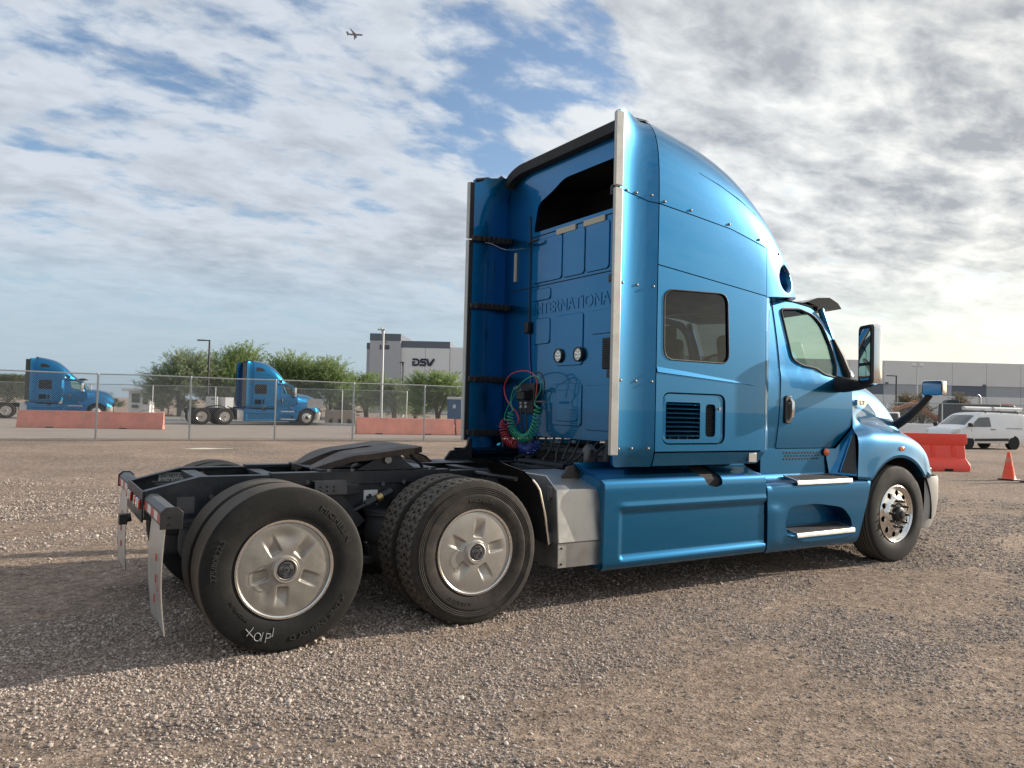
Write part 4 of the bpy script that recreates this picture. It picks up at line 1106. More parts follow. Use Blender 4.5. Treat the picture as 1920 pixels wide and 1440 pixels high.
m = MB().grid(vs, True); m.f.append(tuple(range(7))); m.f.append(tuple(range(24*7, 25*7))); m.build('sun_visor', 'smoked', T, 40)
# interior
B('dashboard', 'dash', T, 5.30, 5.85, -.95, .95, 1.55, 1.93, .05)
B('cab_floor', 'dash', T, 4.4, 5.9, -1.0, 1.0, 1.10, 1.14, 0)
for y in (-.52, .52):
    s = MB().box((4.95, y, 1.55), (.5, .5, .16)).build('seat', 'seat', T, bevel=.05, seg=3)
    MB().box((4.74, y, 1.95), (.16, .48, .75), Matrix.Rotation(R(-8), 3, 'Y')).build('seat_back', 'seat', s, bevel=.06, seg=3)
    MB().box((4.70, y, 2.38), (.12, .28, .2)).build('headrest', 'seat', s, bevel=.05, seg=3)
sw = MB(); cW = Vector((5.36, .50, 2.02)); nW = Vector((-.80, 0, .60)).normalized(); aW, bW, _ = axm(nW)
sw.tube([cW+.22*(math.cos(t)*aW+math.sin(t)*bW) for t in np.linspace(0, 2*math.pi, 33)], .018, 8)
for t in (0, 2.1, 4.2): sw.tube([cW-.04*nW, cW+.22*(math.cos(t)*aW+math.sin(t)*bW)], .018, 6)
sw.tube([cW, cW-.4*nW], .03, 8); sw.build('steering_wheel', 'dash', T)

# ---- hood and fenders: one smooth lofted shell
CN = [
 [(6.06, 0, 2.03), (6.02, .48, 2.0), (5.90, .85, 1.90), (5.845, 1.02, 1.74), (5.845, 1.045, 1.52), (5.83, 1.065, 1.38), (5.77, 1.165, 1.27), (5.715, 1.20, .91)],
 [(6.26, 0, 2.02), (6.22, .47, 1.985), (6.12, .79, 1.875), (6.08, .955, 1.68), (6.08, .995, 1.49), (6.06, 1.095, 1.40), (6.03, 1.19, 1.27), (5.99, 1.212, .92)],
 [(6.56, 0, 1.99), (6.52, .45, 1.95), (6.46, .735, 1.825), (6.43, .875, 1.61), (6.43, .935, 1.465), (6.43, 1.08, 1.395), (6.43, 1.185, 1.29), (6.43, 1.215, 1.12)],
 [(6.86, 0, 1.93), (6.83, .43, 1.88), (6.78, .69, 1.74), (6.75, .825, 1.53), (6.75, .90, 1.395), (6.75, 1.06, 1.335), (6.75, 1.175, 1.24), (6.75, 1.212, 1.03)],
 [(7.15, 0, 1.82), (7.12, .41, 1.77), (7.05, .65, 1.62), (7.0, .80, 1.42), (7.0, .90, 1.29), (7.0, 1.04, 1.225), (7.0, 1.155, 1.13), (7.03, 1.195, .90)],
 [(7.38, 0, 1.66), (7.36, .39, 1.60), (7.29, .60, 1.46), (7.22, .75, 1.28), (7.2, .86, 1.15), (7.2, .97, 1.08), (7.18, 1.08, 1.0), (7.14, 1.13, .895)],
 [(7.57, 0, 1.30), (7.55, .39, 1.27), (7.50, .58, 1.20), (7.45, .70, 1.10), (7.41, .80, 1.03), (7.38, .88, .98), (7.36, .95, .94), (7.33, 1.0, .89)],
]
cols_ = [catmull([r[j] for r in CN], 12) for j in range(8)]
hr = []
for i in range(len(cols_[0])):
    P = [cols_[j][i].copy() for j in range(8)]
    x = P[7].x; d = x-6.427
    if abs(d) < .52: P[7].z = max(.895, HUB+math.sqrt(max(0, .622**2-d*d)))
    hr.append(catmull(P, 7))
m = MB().grid([[(p.x, -p.y, p.z) for p in r] for r in hr])
lip = [r[-1] for r in hr if r[-1].x < 7.2]
m2 = MB().grid([[(p.x, -p.y, p.z) for p in lip], [(p.x+.02*(6.43-p.x), -p.y+.006, p.z-.028) for p in lip], [(p.x+.02*(6.43-p.x), -p.y+.09, p.z-.03) for p in lip]])
both(m.build('hood', 'blue', T, 70)); both(m2.build('fender_lip', 'blue', T, 50))
lr = []
for k in range(25):
    a = R(-8+196*k/24); lr.append([(6.427+.66*math.cos(a), -y, HUB+.66*math.sin(a)) for y in (1.18, .70)])
both(MB().grid(lr).build('wheel_liner', 'blackplastic', T, 60))
both(MB().prism([(5.80, .70), (7.2, .70), (7.2, 1.2), (6.4, 1.6), (5.9, 1.5)], -.69, -.66, 'y').build('inner_fender', 'darkcavity', T))
def cowl(s_, t_, off=0):
    L_ = Vector((5.45, -1.06, .94)).lerp(Vector((5.835, -1.055, 1.40)), t_); R_ = Vector((5.715, -1.19, .915)).lerp(Vector((5.80, -1.10, 1.36)), t_)
    p = L_.lerp(R_, s_); return (p.x-off*.5, p.y-off, p.z)
m = MB().grid([[cowl(i/8, k/8) for i in range(9)] for k in range(9)])
m.add([(5.40, -1.045, 1.18), (5.45, -1.06, .94), (5.835, -1.055, 1.40), (5.57, -1.045, 1.185)], [(0, 1, 2, 3)])
both(m.build('cowl_panel', 'blue', T, 30))
both(MB().grid([[cowl((.30+.10*(1-k/8))+(.66-.10*(1-k/8))*i/6, .05+.85*k/8, .006) for i in range(7)] for k in range(9)]).build('cowl_vent', 'blackplastic', T, 30))
both(MB().tube([cowl(.33, .05+.80*k/6, .008) for k in range(7)], .010, 6).build('cowl_rib', 'blue', T))
both(MB().lathe([(.0005, -.022), (.024, -.02), (.036, -.008), (.038, .004)], 20).build('marker_light', 'lens_amber', T, 50, loc=(5.41, -1.055, 1.15)))
mlz = [r for r in hr if abs(r[-1].x-6.45) < .03][0]
both(MB().box((0, 0, 0), (.085, .02, .042)).build('marker_light', 'lens_amber', T, bevel=.008, loc=(6.46, -1.208, 1.185)))
B('fender_badge', 'chrome', T, 5.905, 6.065, -1.058, -1.02, 1.630, 1.690, .003)
lettering('badge_text', 'LT', .06, 'blackplastic', T, lambda x, y, z: (5.985+x*1.3, -1.0595-z, 1.637+y), .001, 'CENTER', .001)
# bumper wrapping the front, headlights, grille
bp = []
for a in np.linspace(-90, 90, 31):
    t = R(a); x = 7.05+.50*max(0, math.cos(t))**.55; y = 1.16*math.sin(t)/abs(math.sin(R(90)))
    bp.append([(x, y, .875), (x+.02, y*1.005, .85), (x+.02, y*1.005, .62), (x-.02, y, .45), (x-.10, y*.985, .31), (x-.14, y*.97, .31)])
P0 = [(6.98, -1.14, .87), (6.99, -1.15, .85), (6.99, -1.15, .62), (6.97, -1.145, .45), (6.93, -1.13, .31), (6.92, -1.11, .31)]
P1 = [(a, -b, c) for a, b, c in P0]
MB().grid([P0]+bp+[P1]).build('bumper', 'bumper', T, 50)
for s in (-1, 1): MB().prism([(7.20, .92), (7.40, .92), (7.33, 1.03), (7.16, 1.03)], s*.74, s*.88, 'y').build('headlight', 'lens_clear', T, bevel=.02)
B('grille', 'blackplastic', T, 7.45, 7.585, -.48, .48, .90, 1.26, .02)
B('front_plate', 'blackplastic', T, 6.9, 7.5, -.95, .95, .40, .95, .02)
B('engine_bay', 'darkcavity', T, 5.9, 7.0, -.6, .6, .75, 1.5, .02)
# ---- mirrors
def mirror_head(side):
    rz = Matrix.Rotation(R(28)*(-1 if side < 0 else 1), 3, 'Z'); c = Vector((5.56, side*1.42, 2.12)); m = MB()
    arm = MB()
    arm.prism([(0, 0), (1, 0), (1, 1), (0, 1)], 0, 0.001, 'x') if False else None
    arm.tube([(5.62, side*1.02, 1.84), (5.62, side*1.12, 1.83), (5.60, side*1.28, 1.825), (5.57, side*1.42, 1.85), (5.56, side*1.44, 1.90)], [.085, .075, .05, .045, .05], 12)
    a = arm.build('mirror_arm', 'blackplastic', T, 50)
    P = rpoly([(-.125, -.29, .05), (.125, -.29, .06), (.125, .29, .06), (-.125, .29, .05)])
    rows = []
    for d, k in ((-.06, .86), (-.055, .97), (-.03, 1), (.02, 1), (.055, .9), (.075, .68)):
        rows.append([c+rz @ Vector((d, p[0]*k, p[1]*(1-(1-k)*.5))) for p in P])
    m.grid(rows[2:], True); m.f.append(tuple(range(len(m.v)-len(P), len(m.v)))); m.build('mirror_shell', 'chrome', a, 50)
    MB().grid(rows[:3], True).build('mirror_bezel', 'blackplastic', a, 50)
    MB().add([c+rz @ Vector((-.055, p[0]*.84, p[1]*.93)) for p in P], [tuple(range(len(P)))]).build('mirror_backing', 'blackplastic', a, 0)
    q1 = rpoly([(-.10, -.08, .03), (.10, -.08, .03), (.10, .25, .04), (-.10, .25, .04)]); q2 = rpoly([(-.10, -.25, .04), (.10, -.25, .04), (.10, -.11, .03), (-.10, -.11, .03)])
    for q in (q1, q2):
        MB().add([c+rz @ Vector((-.0585, p[0], p[1])) for p in q], [tuple(range(len(q)))]).build('mirror_glass', 'mirrorglass', a, 0)
for s in (-1, 1): mirror_head(s)
def hood_mirror(side):
    c = Vector((7.16, side*1.15, 1.85)); rz = Matrix.Rotation(R(10)*(-1 if side < 0 else 1), 3, 'Z')
    a = MB().tube([(7.14, side*.72, 1.42), (7.15, side*.86, 1.52), (7.17, side*1.00, 1.66), (7.18, side*1.10, 1.78)], [.05, .05, .04, .035], 10).build('hood_mirror_arm', 'blackplastic', T, 50)
    P = rpoly([(-.135, -.085, .035), (.135, -.085, .035), (.135, .085, .035), (-.135, .085, .035)])
    rows = [[c+rz @ Vector((d, p[0]*k, p[1]*k)) for p in P] for d, k in ((-.03, .93), (-.025, 1), (.03, 1), (.06, .8), (.08, .5))]
    m = MB().grid(rows, True); m.f.append(tuple(range(len(m.v)-len(P), len(m.v)))); m.build('hood_mirror_shell', 'chrome' , a, 50)
    MB().add([c+rz @ Vector((-.031, p[0]*.93, p[1]*.93)) for p in P], [tuple(range(len(P)))]).build('hood_mirror_rim', 'blackplastic', a, 0)
    MB().add([c+rz @ Vector((-.033, p[0]*.86, p[1]*.84)) for p in P], [tuple(range(len(P)))]).build('hood_mirror_glass', 'mirrorglass', a, 0)
for s in (-1, 1): hood_mirror(s)

# ---- air hoses hanging behind the sleeper
def hpath(pts, X=2.72): return [onX(900+u/8, 680+v/8, X) for u, v in pts]
def coil(pts, turns, rc, rt, mat, name='air_hose', X=2.72):
    P = catmull(hpath(pts, X), 24); n = turns*14; L = [0]
    for a, b in zip(P, P[1:]): L.append(L[-1]+(b-a).length)
    out = []
    for k in range(n+1):
        s = L[-1]*k/n; i = min(len(P)-2, int(np.searchsorted(L, s, 'right'))-1); t = (s-L[i])/max(1e-6, L[i+1]-L[i]); c_ = P[i].lerp(P[i+1], t)
        d = (P[min(i+2, len(P)-1)]-P[max(i-1, 0)]).normalized(); ax = Vector((1, 0, 0)); ay = d.cross(ax).normalized(); ang = 2*math.pi*turns*k/n
        r_ = rc*min(1, .25+k/14, .25+(n-k)/14)
        out.append(c_+r_*(math.cos(ang)*ay+math.sin(ang)*ax))
    return MB().tube(out, rt, 7).build(name, mat, T, 60)
coil([(470, 720), (465, 900), (500, 1030), (600, 1120), (680, 1130), (770, 1060), (830, 930), (860, 780), (870, 650)], 25, .036, .0062, 'hose_green')
MB().tube(catmull(hpath([(490, 720), (465, 560), (500, 420), (570, 370), (650, 280), (780, 205), (860, 210), (910, 280), (905, 420), (830, 560), (830, 640), (870, 655)], 2.72), 8), .0065, 7).build('air_hose', 'hose_green', T)
MB().tube(catmull(hpath([(560, 400), (500, 520), (430, 640), (370, 800), (380, 870)], 2.74), 8), .0065, 7).build('air_hose', 'hose_green', T)
coil([(400, 860), (350, 960), (370, 1080), (420, 1170), (500, 1220), (560, 1200)], 13, .042, .006, 'hose_red', X=2.76)
MB().tube(catmull(hpath([(540, 940), (580, 860), (540, 740), (440, 620), (375, 480), (370, 340), (440, 200), (560, 135), (700, 125), (800, 170), (855, 270), (850, 420), (835, 520)], 2.76), 8), .0065, 7).build('air_hose', 'hose_red', T)
coil([(600, 1190), (640, 1270), (740, 1310), (820, 1250), (850, 1180)], 15, .045, .006, 'hose_blue', X=2.80)
MB().tube(catmull(hpath([(820, 160), (900, 150), (945, 220), (965, 300), (960, 420), (955, 500)], 2.76), 8), .007, 7).build('air_hose', 'hose_black', T)
pl = onX(985, 748, 2.93); B('hose_plate', 'blackplastic', T, 2.90, 2.953, pl.y-.20, pl.y+.10, pl.z-.15, pl.z+.16, .01)
for u in (617, 690):
    a, b = hpath([(u, 590), (u, 680)], 2.80); MB().tube([a, a.lerp(b, .3), a.lerp(b, .5), b], [.016, .02, .013, .018], 10).build('hose_coupling', 'bolt', T)
    MB().tube(catmull(hpath([(u, 680), (u+4, 850), (u+10, 1040)], 2.80), 6), .010, 7).build('hose_stub', 'hose_black', T)
a = onX(900+660/8, 680+480/8, 2.86); MB().box(a, (.10, .14, .11)).build('hose_bracket', 'blackplastic', T, bevel=.012)
a, b = hpath([(848, 585), (985, 588)], 2.80); MB().tube([a, b], .010, 8).build('hose_bar', 'greysteel', T)
for u, v in ((675, 410), (705, 405), (735, 412), (620, 430)):
    p = onX(900+u/8, 680+v/8, 2.83); MB().tube([p, p+Vector((-.03, 0, .0))], .012, 8).build('hose_fitting', 'greysteel', T)
MB().tube(catmull(hpath([(510, 390), (550, 365), (600, 380), (620, 430)], 2.74), 5), .013, 8).build('hose_guard', 'greysteel', T)
# gear behind the cab, under the sleeper
for k in range(9):
    y = .5-.14*k; MB().tube(catmull([(2.98, y, 1.24), (2.9-.02*k, y-.1, 1.10+.03*math.sin(k)), (2.8, y+.12*math.cos(k), 1.02), (2.6, y*.5, .98)], 6), .012, 6).build('cable', 'hose_black', T)
B('rear_crossbeam', 'frame', T, 3.0, 3.12, -.9, .9, 1.02, 1.16, .01)
for s in (-1, 1): MB().cyl((2.96, s*.62, 1.0), (2.99, s*.62, 1.22), .05, 14).build('cab_mount', 'frame', T)
B('tool_tray', 'frame', T, 2.65, 2.95, -.38, .36, 1.0, 1.03, .004)
MB().tube([(2.62, -.82, 1.02), (2.62, -.82, 1.16), (2.62, -.78, 1.18)], .06, 14).build('filler_neck', 'greysteel', T)
B('transmission', 'frame', T, 3.6, 5.6, -.35, .35, .45, .95, .06)
for s in (-1, 1): MB().tube([(2.55, s*.78, .62), (2.6, s*.78, .62), (4.25, s*.78, .62), (4.3, s*.78, .62)], [.22, .30, .30, .22], 28).build('fuel_tank', 'alu', T)
B('front_axle', 'frame', T, 6.36, 6.48, -.85, .85, .42, .52, .02)
# ------------------------------------------------------------------ materials for the background
base('roadbase', (.265, .222, .188), .95, var=.12, vscale=.6, dirt=((.31, .262, .222), .5, .25), bump=.25, bscale=22)
base('galv', (.42, .43, .43), .5, .5, var=.08)
base('wire', (.33, .34, .34), .5, .5)
base('pink', (.62, .235, .175), .75, var=.16, vscale=1.8, dirt=((.33, .20, .16), .75, 2.2))
base('orangeplastic', (.86, .070, .040), .42, var=.06, vscale=3, dirt=((.50, .16, .12), .4, 4))
base('coneorange', (.85, .10, .035), .45, var=.06)
base('whitepaint', (.80, .81, .81), .35, coat=.4, var=.03, dirt=((.45, .42, .38), .35, 3))
base('offwhite', (.55, .55, .53), .7, var=.05)
base('wallgrey', (.72, .72, .71), .85, var=.04, vscale=.3)
base('wallshade', (.42, .43, .44), .85, var=.04, vscale=.3)  # grey with shade painted in, for the tower and the second cabinet
base('bandgrey', (.13, .15, .18), .8, var=.04, vscale=.3)
base('wallwarm', (.68, .665, .64), .85, var=.05, vscale=.25)
base('bandwarm', (.36, .375, .39), .7, var=.06, vscale=.3)
base('navy', (.012, .016, .045), .5)
base('darkpole', (.035, .035, .038), .5, var=.1)
base('silverpole', (.45, .45, .44), .45, .5)
base('lampglow', (.75, .74, .70), .3)
base('machineorange', (.42, .17, .07), .55, var=.2, dirt=((.2, .15, .1), .5, 2))
base('machinedark', (.045, .045, .048), .6, var=.2)
base('bark', (.085, .065, .05), .9, var=.3, bump=.4, bscale=14)
base('tan', (.33, .27, .21), .9, var=.15, dirt=((.22, .18, .14), .5, 3))
base('planegrey', (.22, .23, .26), .4)
base('palesand', (.62, .57, .48), .95, var=.1, dirt=((.4, .35, .28), .5, 2))
base('potty', (.03, .09, .17), .5)
def leafmat(name, c1, c2, tr=.35):
    m = bpy.data.materials.new(name); m.use_nodes = True; nt = m.node_tree; nt.nodes.clear()
    o = nt.nodes.new('ShaderNodeOutputMaterial'); d = nt.nodes.new('ShaderNodeBsdfDiffuse'); t = nt.nodes.new('ShaderNodeBsdfTranslucent')
    mx = nt.nodes.new('ShaderNodeMixShader'); mx.inputs[0].default_value = tr
    g = nt.nodes.new('ShaderNodeNewGeometry'); mc = nt.nodes.new('ShaderNodeMix'); mc.data_type = 'RGBA'
    mc.inputs[6].default_value = (*c1, 1); mc.inputs[7].default_value = (*c2, 1)
    nt.links.new(g.outputs['Random Per Island'], mc.inputs[0])
    nt.links.new(mc.outputs[2], d.inputs[0]); nt.links.new(mc.outputs[2], t.inputs[0])
    nt.links.new(d.outputs[0], mx.inputs[1]); nt.links.new(t.outputs[0], mx.inputs[2]); nt.links.new(mx.outputs[0], o.inputs[0]); MATS[name] = m
leafmat('leaf', (.135, .19, .08), (.31, .39, .175), .5); leafmat('leafgrey', (.155, .195, .12), (.33, .38, .24), .5); leafmat('drybrush', (.16, .14, .10), (.30, .27, .20), .2)
leafmat('leafdark', (.06, .075, .04), (.14, .165, .085))

# ------------------------------------------------------------------ road beyond the fence
def sheet(name, poly, z, mat):
    n = len(poly); return mk(name, [(x, y, z) for x, y in poly], [tuple(range(n))], mat, None, 0)
road = sheet('road', [(-120, 27.5), (140, 24.5), (160, 72), (-120, 72)], -.003, 'roadbase'); tag(road, 'smooth tan dirt road beyond the chain link fence', 'road', kind='structure')
def blob(name, c, rx, ry, z, mat, ang, label):
    P = [(rx*(1+.25*math.sin(3*t+1)+.15*math.sin(7*t))*math.cos(t), ry*(1+.25*math.cos(4*t)+.2*math.sin(5*t))*math.sin(t)) for t in np.linspace(0, 2*math.pi, 40, endpoint=False)]
    ca, sa = math.cos(ang), math.sin(ang)
    o = sheet(name, [(c.x+a*ca-b*sa, c.y+a*sa+b*ca) for a, b in P], z, mat); tag(o, label, 'ground', kind='structure'); return o
p_ = CAM+ray(385, 841.5)*(-CAM.z/ray(385, 841.5).z)
blob('sand_patch', p_, .62, .30, .004, 'palesand', R(-8), 'pale bare patch on the gravel before the fence')
kb = gD(630, 51); k2 = gD(500, 51.5); d_ = (kb-k2).normalized(); n_ = Vector((-d_.y, d_.x, 0))
kerb = MB()
for a, b in ((gD(300, 52), gD(680, 51)),):
    e_ = (b-a).normalized(); q = Vector((-e_.y, e_.x, 0)); kerb.add([a, b, b+q*.25, a+q*.25]+[p+Vector((0, 0, .16)) for p in (a, b, b+q*.25, a+q*.25)], [(0, 1, 2, 3), (4, 5, 6, 7), (0, 1, 5, 4), (1, 2, 6, 5), (2, 3, 7, 6), (3, 0, 4, 7)])
tag(kerb.build('kerb', 'offwhite', None, 0), 'pale concrete kerb behind the middle blue truck', 'kerb', kind='structure')

# ------------------------------------------------------------------ chain link fences
def fence(A, Bp, spacing, hgt, cell, rw, label, n0=0, rail_r=.022, mesh_hole=False):
    A, Bp = Vector(A), Vector(Bp); L = (Bp-A).length; d = (Bp-A)/L; rz = math.atan2(d.y, d.x)
    f = empty('chain_link_fence', A, label, 'fence', rz, 'chain link fences')
    n = int(L/spacing)
    for k in range(n+1):
        MB().tube([(0, 0, -.1), (0, 0, hgt-.02), (0, 0, hgt+.03)], [.034, .034, .02], 10).build('post', 'galv', f, 50, loc=(k*spacing, 0, 0)) if k == 0 else None
        if k == 0: pm = f.children[0].data
        else:
            o = bpy.data.objects.new('post', pm); col.objects.link(o); o.parent = f; o.location = (k*spacing, 0, 0)
            o.rotation_euler = (R(rnd.uniform(-.4, .4)), R(rnd.uniform(-.4, .4)), 0)
    Lf = n*spacing
    MB().tube([(x, 0, hgt+.012*math.sin(x*1.3)) for x in np.linspace(0, Lf, n*2+1)], rail_r, 8).build('top_rail', 'galv', f, 60)
    MB().tube([(x, -.02, .06+.02*math.sin(x*.9)) for x in np.linspace(0, Lf, n*3+1)], .003, 4).build('tension_wire', 'wire', f, 0)
    V = []; F = []; h = hgt+.03; y = -.045
    def wire(x0, z0, x1, z1):
        dx, dz = x1-x0, z1-z0; l = math.hypot(dx, dz); nx_, nz_ = -dz/l*rw, dx/l*rw; o = len(V)
        for (x, z) in ((x0, z0), (x1, z1)): V.extend([(x+nx_, y, z+nz_), (x-nx_*.5, y-rw*.87, z-nz_*.5), (x-nx_*.5, y+rw*.87, z-nz_*.5)])
        F.extend([(o, o+1, o+4, o+3), (o+1, o+2, o+5, o+4), (o+2, o, o+3, o+5)])
    k = -h
    while k < Lf:
        for s in (1, -1):
            x0, x1 = (k, k+h) if s > 0 else (k+h, k); z0, z1 = .04, h
            a, b = 0.0, 1.0
            for lim in (0, Lf):
                pass
            def cut(t): return x0+(x1-x0)*t
            ts = [0, 1]
            if min(x0, x1) < 0: t = (0-x0)/(x1-x0); ts = [t, 1] if x0 < 0 else [0, t]
            if max(x0, x1) > Lf: t = (Lf-x0)/(x1-x0); ts = [t, ts[1]] if x0 > Lf else [ts[0], t]
            if ts[1] > ts[0]: wire(cut(ts[0]), z0+(z1-z0)*ts[0], cut(ts[1]), z0+(z1-z0)*ts[1])
        k += cell
    mk('wire_mesh', V, F, 'wire', f, 0, recalc=False)
    return f
fence((-8.41, 25.45, 0), (24.7, 22.1, 0), 3.02, 2.33, .076, .0030, 'near chain link fence running between the gravel yard and the dirt road')
a, b = gD(-60, 53.5), gD(880, 51.5)
fence(a, b, 4.4, 2.40, .12, .0042, 'far chain link fence behind the two parked blue trucks')
a, b = gD(1560, 47), gD(2000, 44)
fence(a, b, 3.05, 2.35, .10, .0035, 'chain link fence behind the white van')

# ------------------------------------------------------------------ parked trucks: same kind of truck further back
ONLY = {'wheel', 'frame_rail', 'fifth_wheel_plate', 'fifth_wheel_base', 'mud_flap', 'flap_hanger', 'quarter_fender', 'battery_box_cover', 'battery_box_base', 'sleeper_panel', 'sleeper_corner', 'kick_panel', 'corner_fairing', 'corner_soffit', 'roof_fairing', 'roof_rear_trim', 'rear_wall', 'side_extender', 'rubber_edge', 'sleeper_window', 'window_seal', 'vent_frame', 'side_skirt', 'filler_recess', 'skirt_back', 'step_skirt', 'step_recess', 'step_tread', 'step_ledge', 'door', 'door_window', 'cab_jamb', 'cab_sill', 'cab_roof', 'a_pillar', 'windshield', 'sun_visor', 'dashboard', 'cab_floor', 'seat', 'hood', 'fender_lip', 'wheel_liner', 'inner_fender', 'cowl_panel', 'bumper', 'headlight', 'grille', 'front_plate', 'mirror_arm', 'air_spring', 'sleeper_floor', 'headliner', 'marker_light', 'axle', 'engine_bay', 'skirt_liner'}
def park(p, rz, label, extra_flap=True):
    c = copy_tree(T, None, ONLY); c.location = p; c.rotation_euler = (0, 0, rz); tag(c, label, 'truck', 'blue sleeper trucks')
    for w in [o for o in c.children]:
        if w.name.startswith('wheel'):
            for ch in list(w.children):
                if ch.name.split('.')[0] in ('tyre_lettering', 'chalk_mark', 'hub_slot'): bpy.data.objects.remove(ch)
    up = rpoly([(3.12, 3.36, .05), (3.66, 3.36, .05), (3.62, 3.50, .1), (3.40, 3.60, .1), (3.12, 3.60, .05)])
    panel('upper_window', up, [], lambda a, b: (a, -half_w(a, b)-.006, b), 'darkcavity', c, step=.08, rim=(0, .02, 0))
    for x in (2.50,):
        MB().bb(2.30, 2.56, -1.20, -1.17, 1.2, 3.86).build('rubber_extension', 'rubber', c, bevel=.005)
    for o in list(c.children):
        if o.name.startswith('sun_visor'): o.data = o.data.copy()
    return c
tp2 = gD(393, 47.5); park(tp2-Vector((.667, 0, 0)), R(2), 'blue sleeper truck parked beyond the fence beside the trees, middle of the three')
tp1 = gD(112, 49.5)
park(gD(-1, 50)-Vector((.9, 0, 0)), R(-1), 'blue sleeper truck at the left edge, parked behind the long pink barrier')

# ------------------------------------------------------------------ concrete barriers
def krail(p, rz, L, label):
    t = empty('concrete_barrier', p, label, 'barrier', rz, 'pink concrete barriers')
    P = [(-.30, .0), (.30, .0), (.30, .08), (.17, .33), (.085, .80), (.075, .82), (-.075, .82), (-.085, .80), (-.17, .33), (-.30, .08)]
    MB().prism(P, 0, L, 'x').build('barrier_body', 'pink', t, bevel=.012)
    for x in (L*.22, L*.72):
        MB().bb(x-.17, x+.17, -.303, .303, .004, .055).build('lifting_slot', 'darkcavity', t, bevel=.003)
    for x in (-.012, L+.012):
        for z in (.25, .55): MB().box((x, 0, z), (.05, .08, .03)).build('end_loop', 'greysteel', t, bevel=.004)
    return t
a, b = gD(36, 36.3), gD(309, 38.0)
krail(a, math.atan2((b-a).y, (b-a).x), (b-a).length, 'pink concrete barrier in front of the leftmost blue truck')
a = gD(669, 38.2); b = gD(860, 40.0); e_ = (b-a).normalized()
krail(a, math.atan2(e_.y, e_.x), 5.0, 'pink concrete barrier right of the middle blue truck, under the tall silver lamp post')
krail(a+e_*5.1, math.atan2(e_.y, e_.x), 5.0, 'pink concrete barrier mostly hidden behind the big truck')

# ------------------------------------------------------------------ plastic barriers and cones
def wbarrier(p, rz, L, label):
    t = empty('plastic_barrier', p, label, 'barrier', rz, 'orange plastic barriers')
    def sec(z):   # half width at height z
        return lerp_tab([(0, .30), (.16, .30), (.20, .27), (.34, .20), (.36, .165), (.68, .13), (.72, .115), (.80, .145), (1.06, .13)], z)
    zs = [0, .03, .16, .20, .34, .36, .68, .72, .80, 1.04, 1.06]
    def hl(z): return L/2-(.0 if z < .34 else .06 if z < .75 else .0)
    rows = []
    for z in zs:
        w = sec(z); l = hl(z); P = rpoly([(-l, -w, .05), (l, -w, .05), (l, w, .05), (-l, w, .05)]); rows.append([(a, b, z) for a, b in P])
    m = MB().grid(rows, True); n = len(rows[0]); m.f.append(tuple(range(n))); m.f.append(tuple(range(len(m.v)-n, len(m.v)))); m.build('barrier_body', 'orangeplastic', t, 40)
    for x in (-L*.30, 0, L*.30):
        for s in (-1, 1):
            MB().prism([(x-.09, .38), (x+.09, .38), (x+.06, .72), (x-.06, .72)], s*.165, s*.120, 'y').build('moulded_rib', 'orangeplastic', t, bevel=.02)
    for x in (-L*.18, L*.18): MB().bb(x-.13, x+.13, -.306, .306, -.002, .07).build('fork_slot', 'darkcavity', t, bevel=.01)
    return t
q1 = gD(1815, 22.3); q0 = gD(1690, 22.3); e_ = (q1-q0).normalized(); wbarrier(q0+(q1-q0)*.44+Vector((0, 0, 0)), math.atan2(e_.y, e_.x)+R(3), 2.05, 'red orange plastic water barrier just ahead of the big truck, before the white van')
def cone(p, label):
    t = empty('traffic_cone', p, label, 'cone')
    MB().prism(rpoly([(-.19, -.19, .04), (.19, -.19, .04), (.19, .19, .04), (-.19, .19, .04)]), 0, .03, 'z').build('cone_base', 'blackplastic', t, bevel=.006)
    MB().lathe([(.165, .03), (.150, .05), (.128, .16), (.035, .68), (.030, .70), (.001, .705)], 32, axis='z').build('cone_body', 'coneorange', t, 50)
    MB().lathe([(.0775, .452), (.0535, .586)], 32, axis='z').build('reflective_collar', 'tape_white', t, 50) if False else None
    for z0, z1 in ((.28, .34), (.46, .56)):
        r = lambda z: .128-(z-.16)*.1788+.0018
        MB().lathe([(r(z0), z0), (r(z1), z1)], 32, axis='z').build('reflective_collar', 'orangeplastic' if z0 < .4 else 'pink', t, 50)
    return t
cone(gD(1934, 18.8), 'orange traffic cone cut by the right edge of the picture')
cone(gD(1892, 19.4), 'orange traffic cone standing on the gravel before the white van')

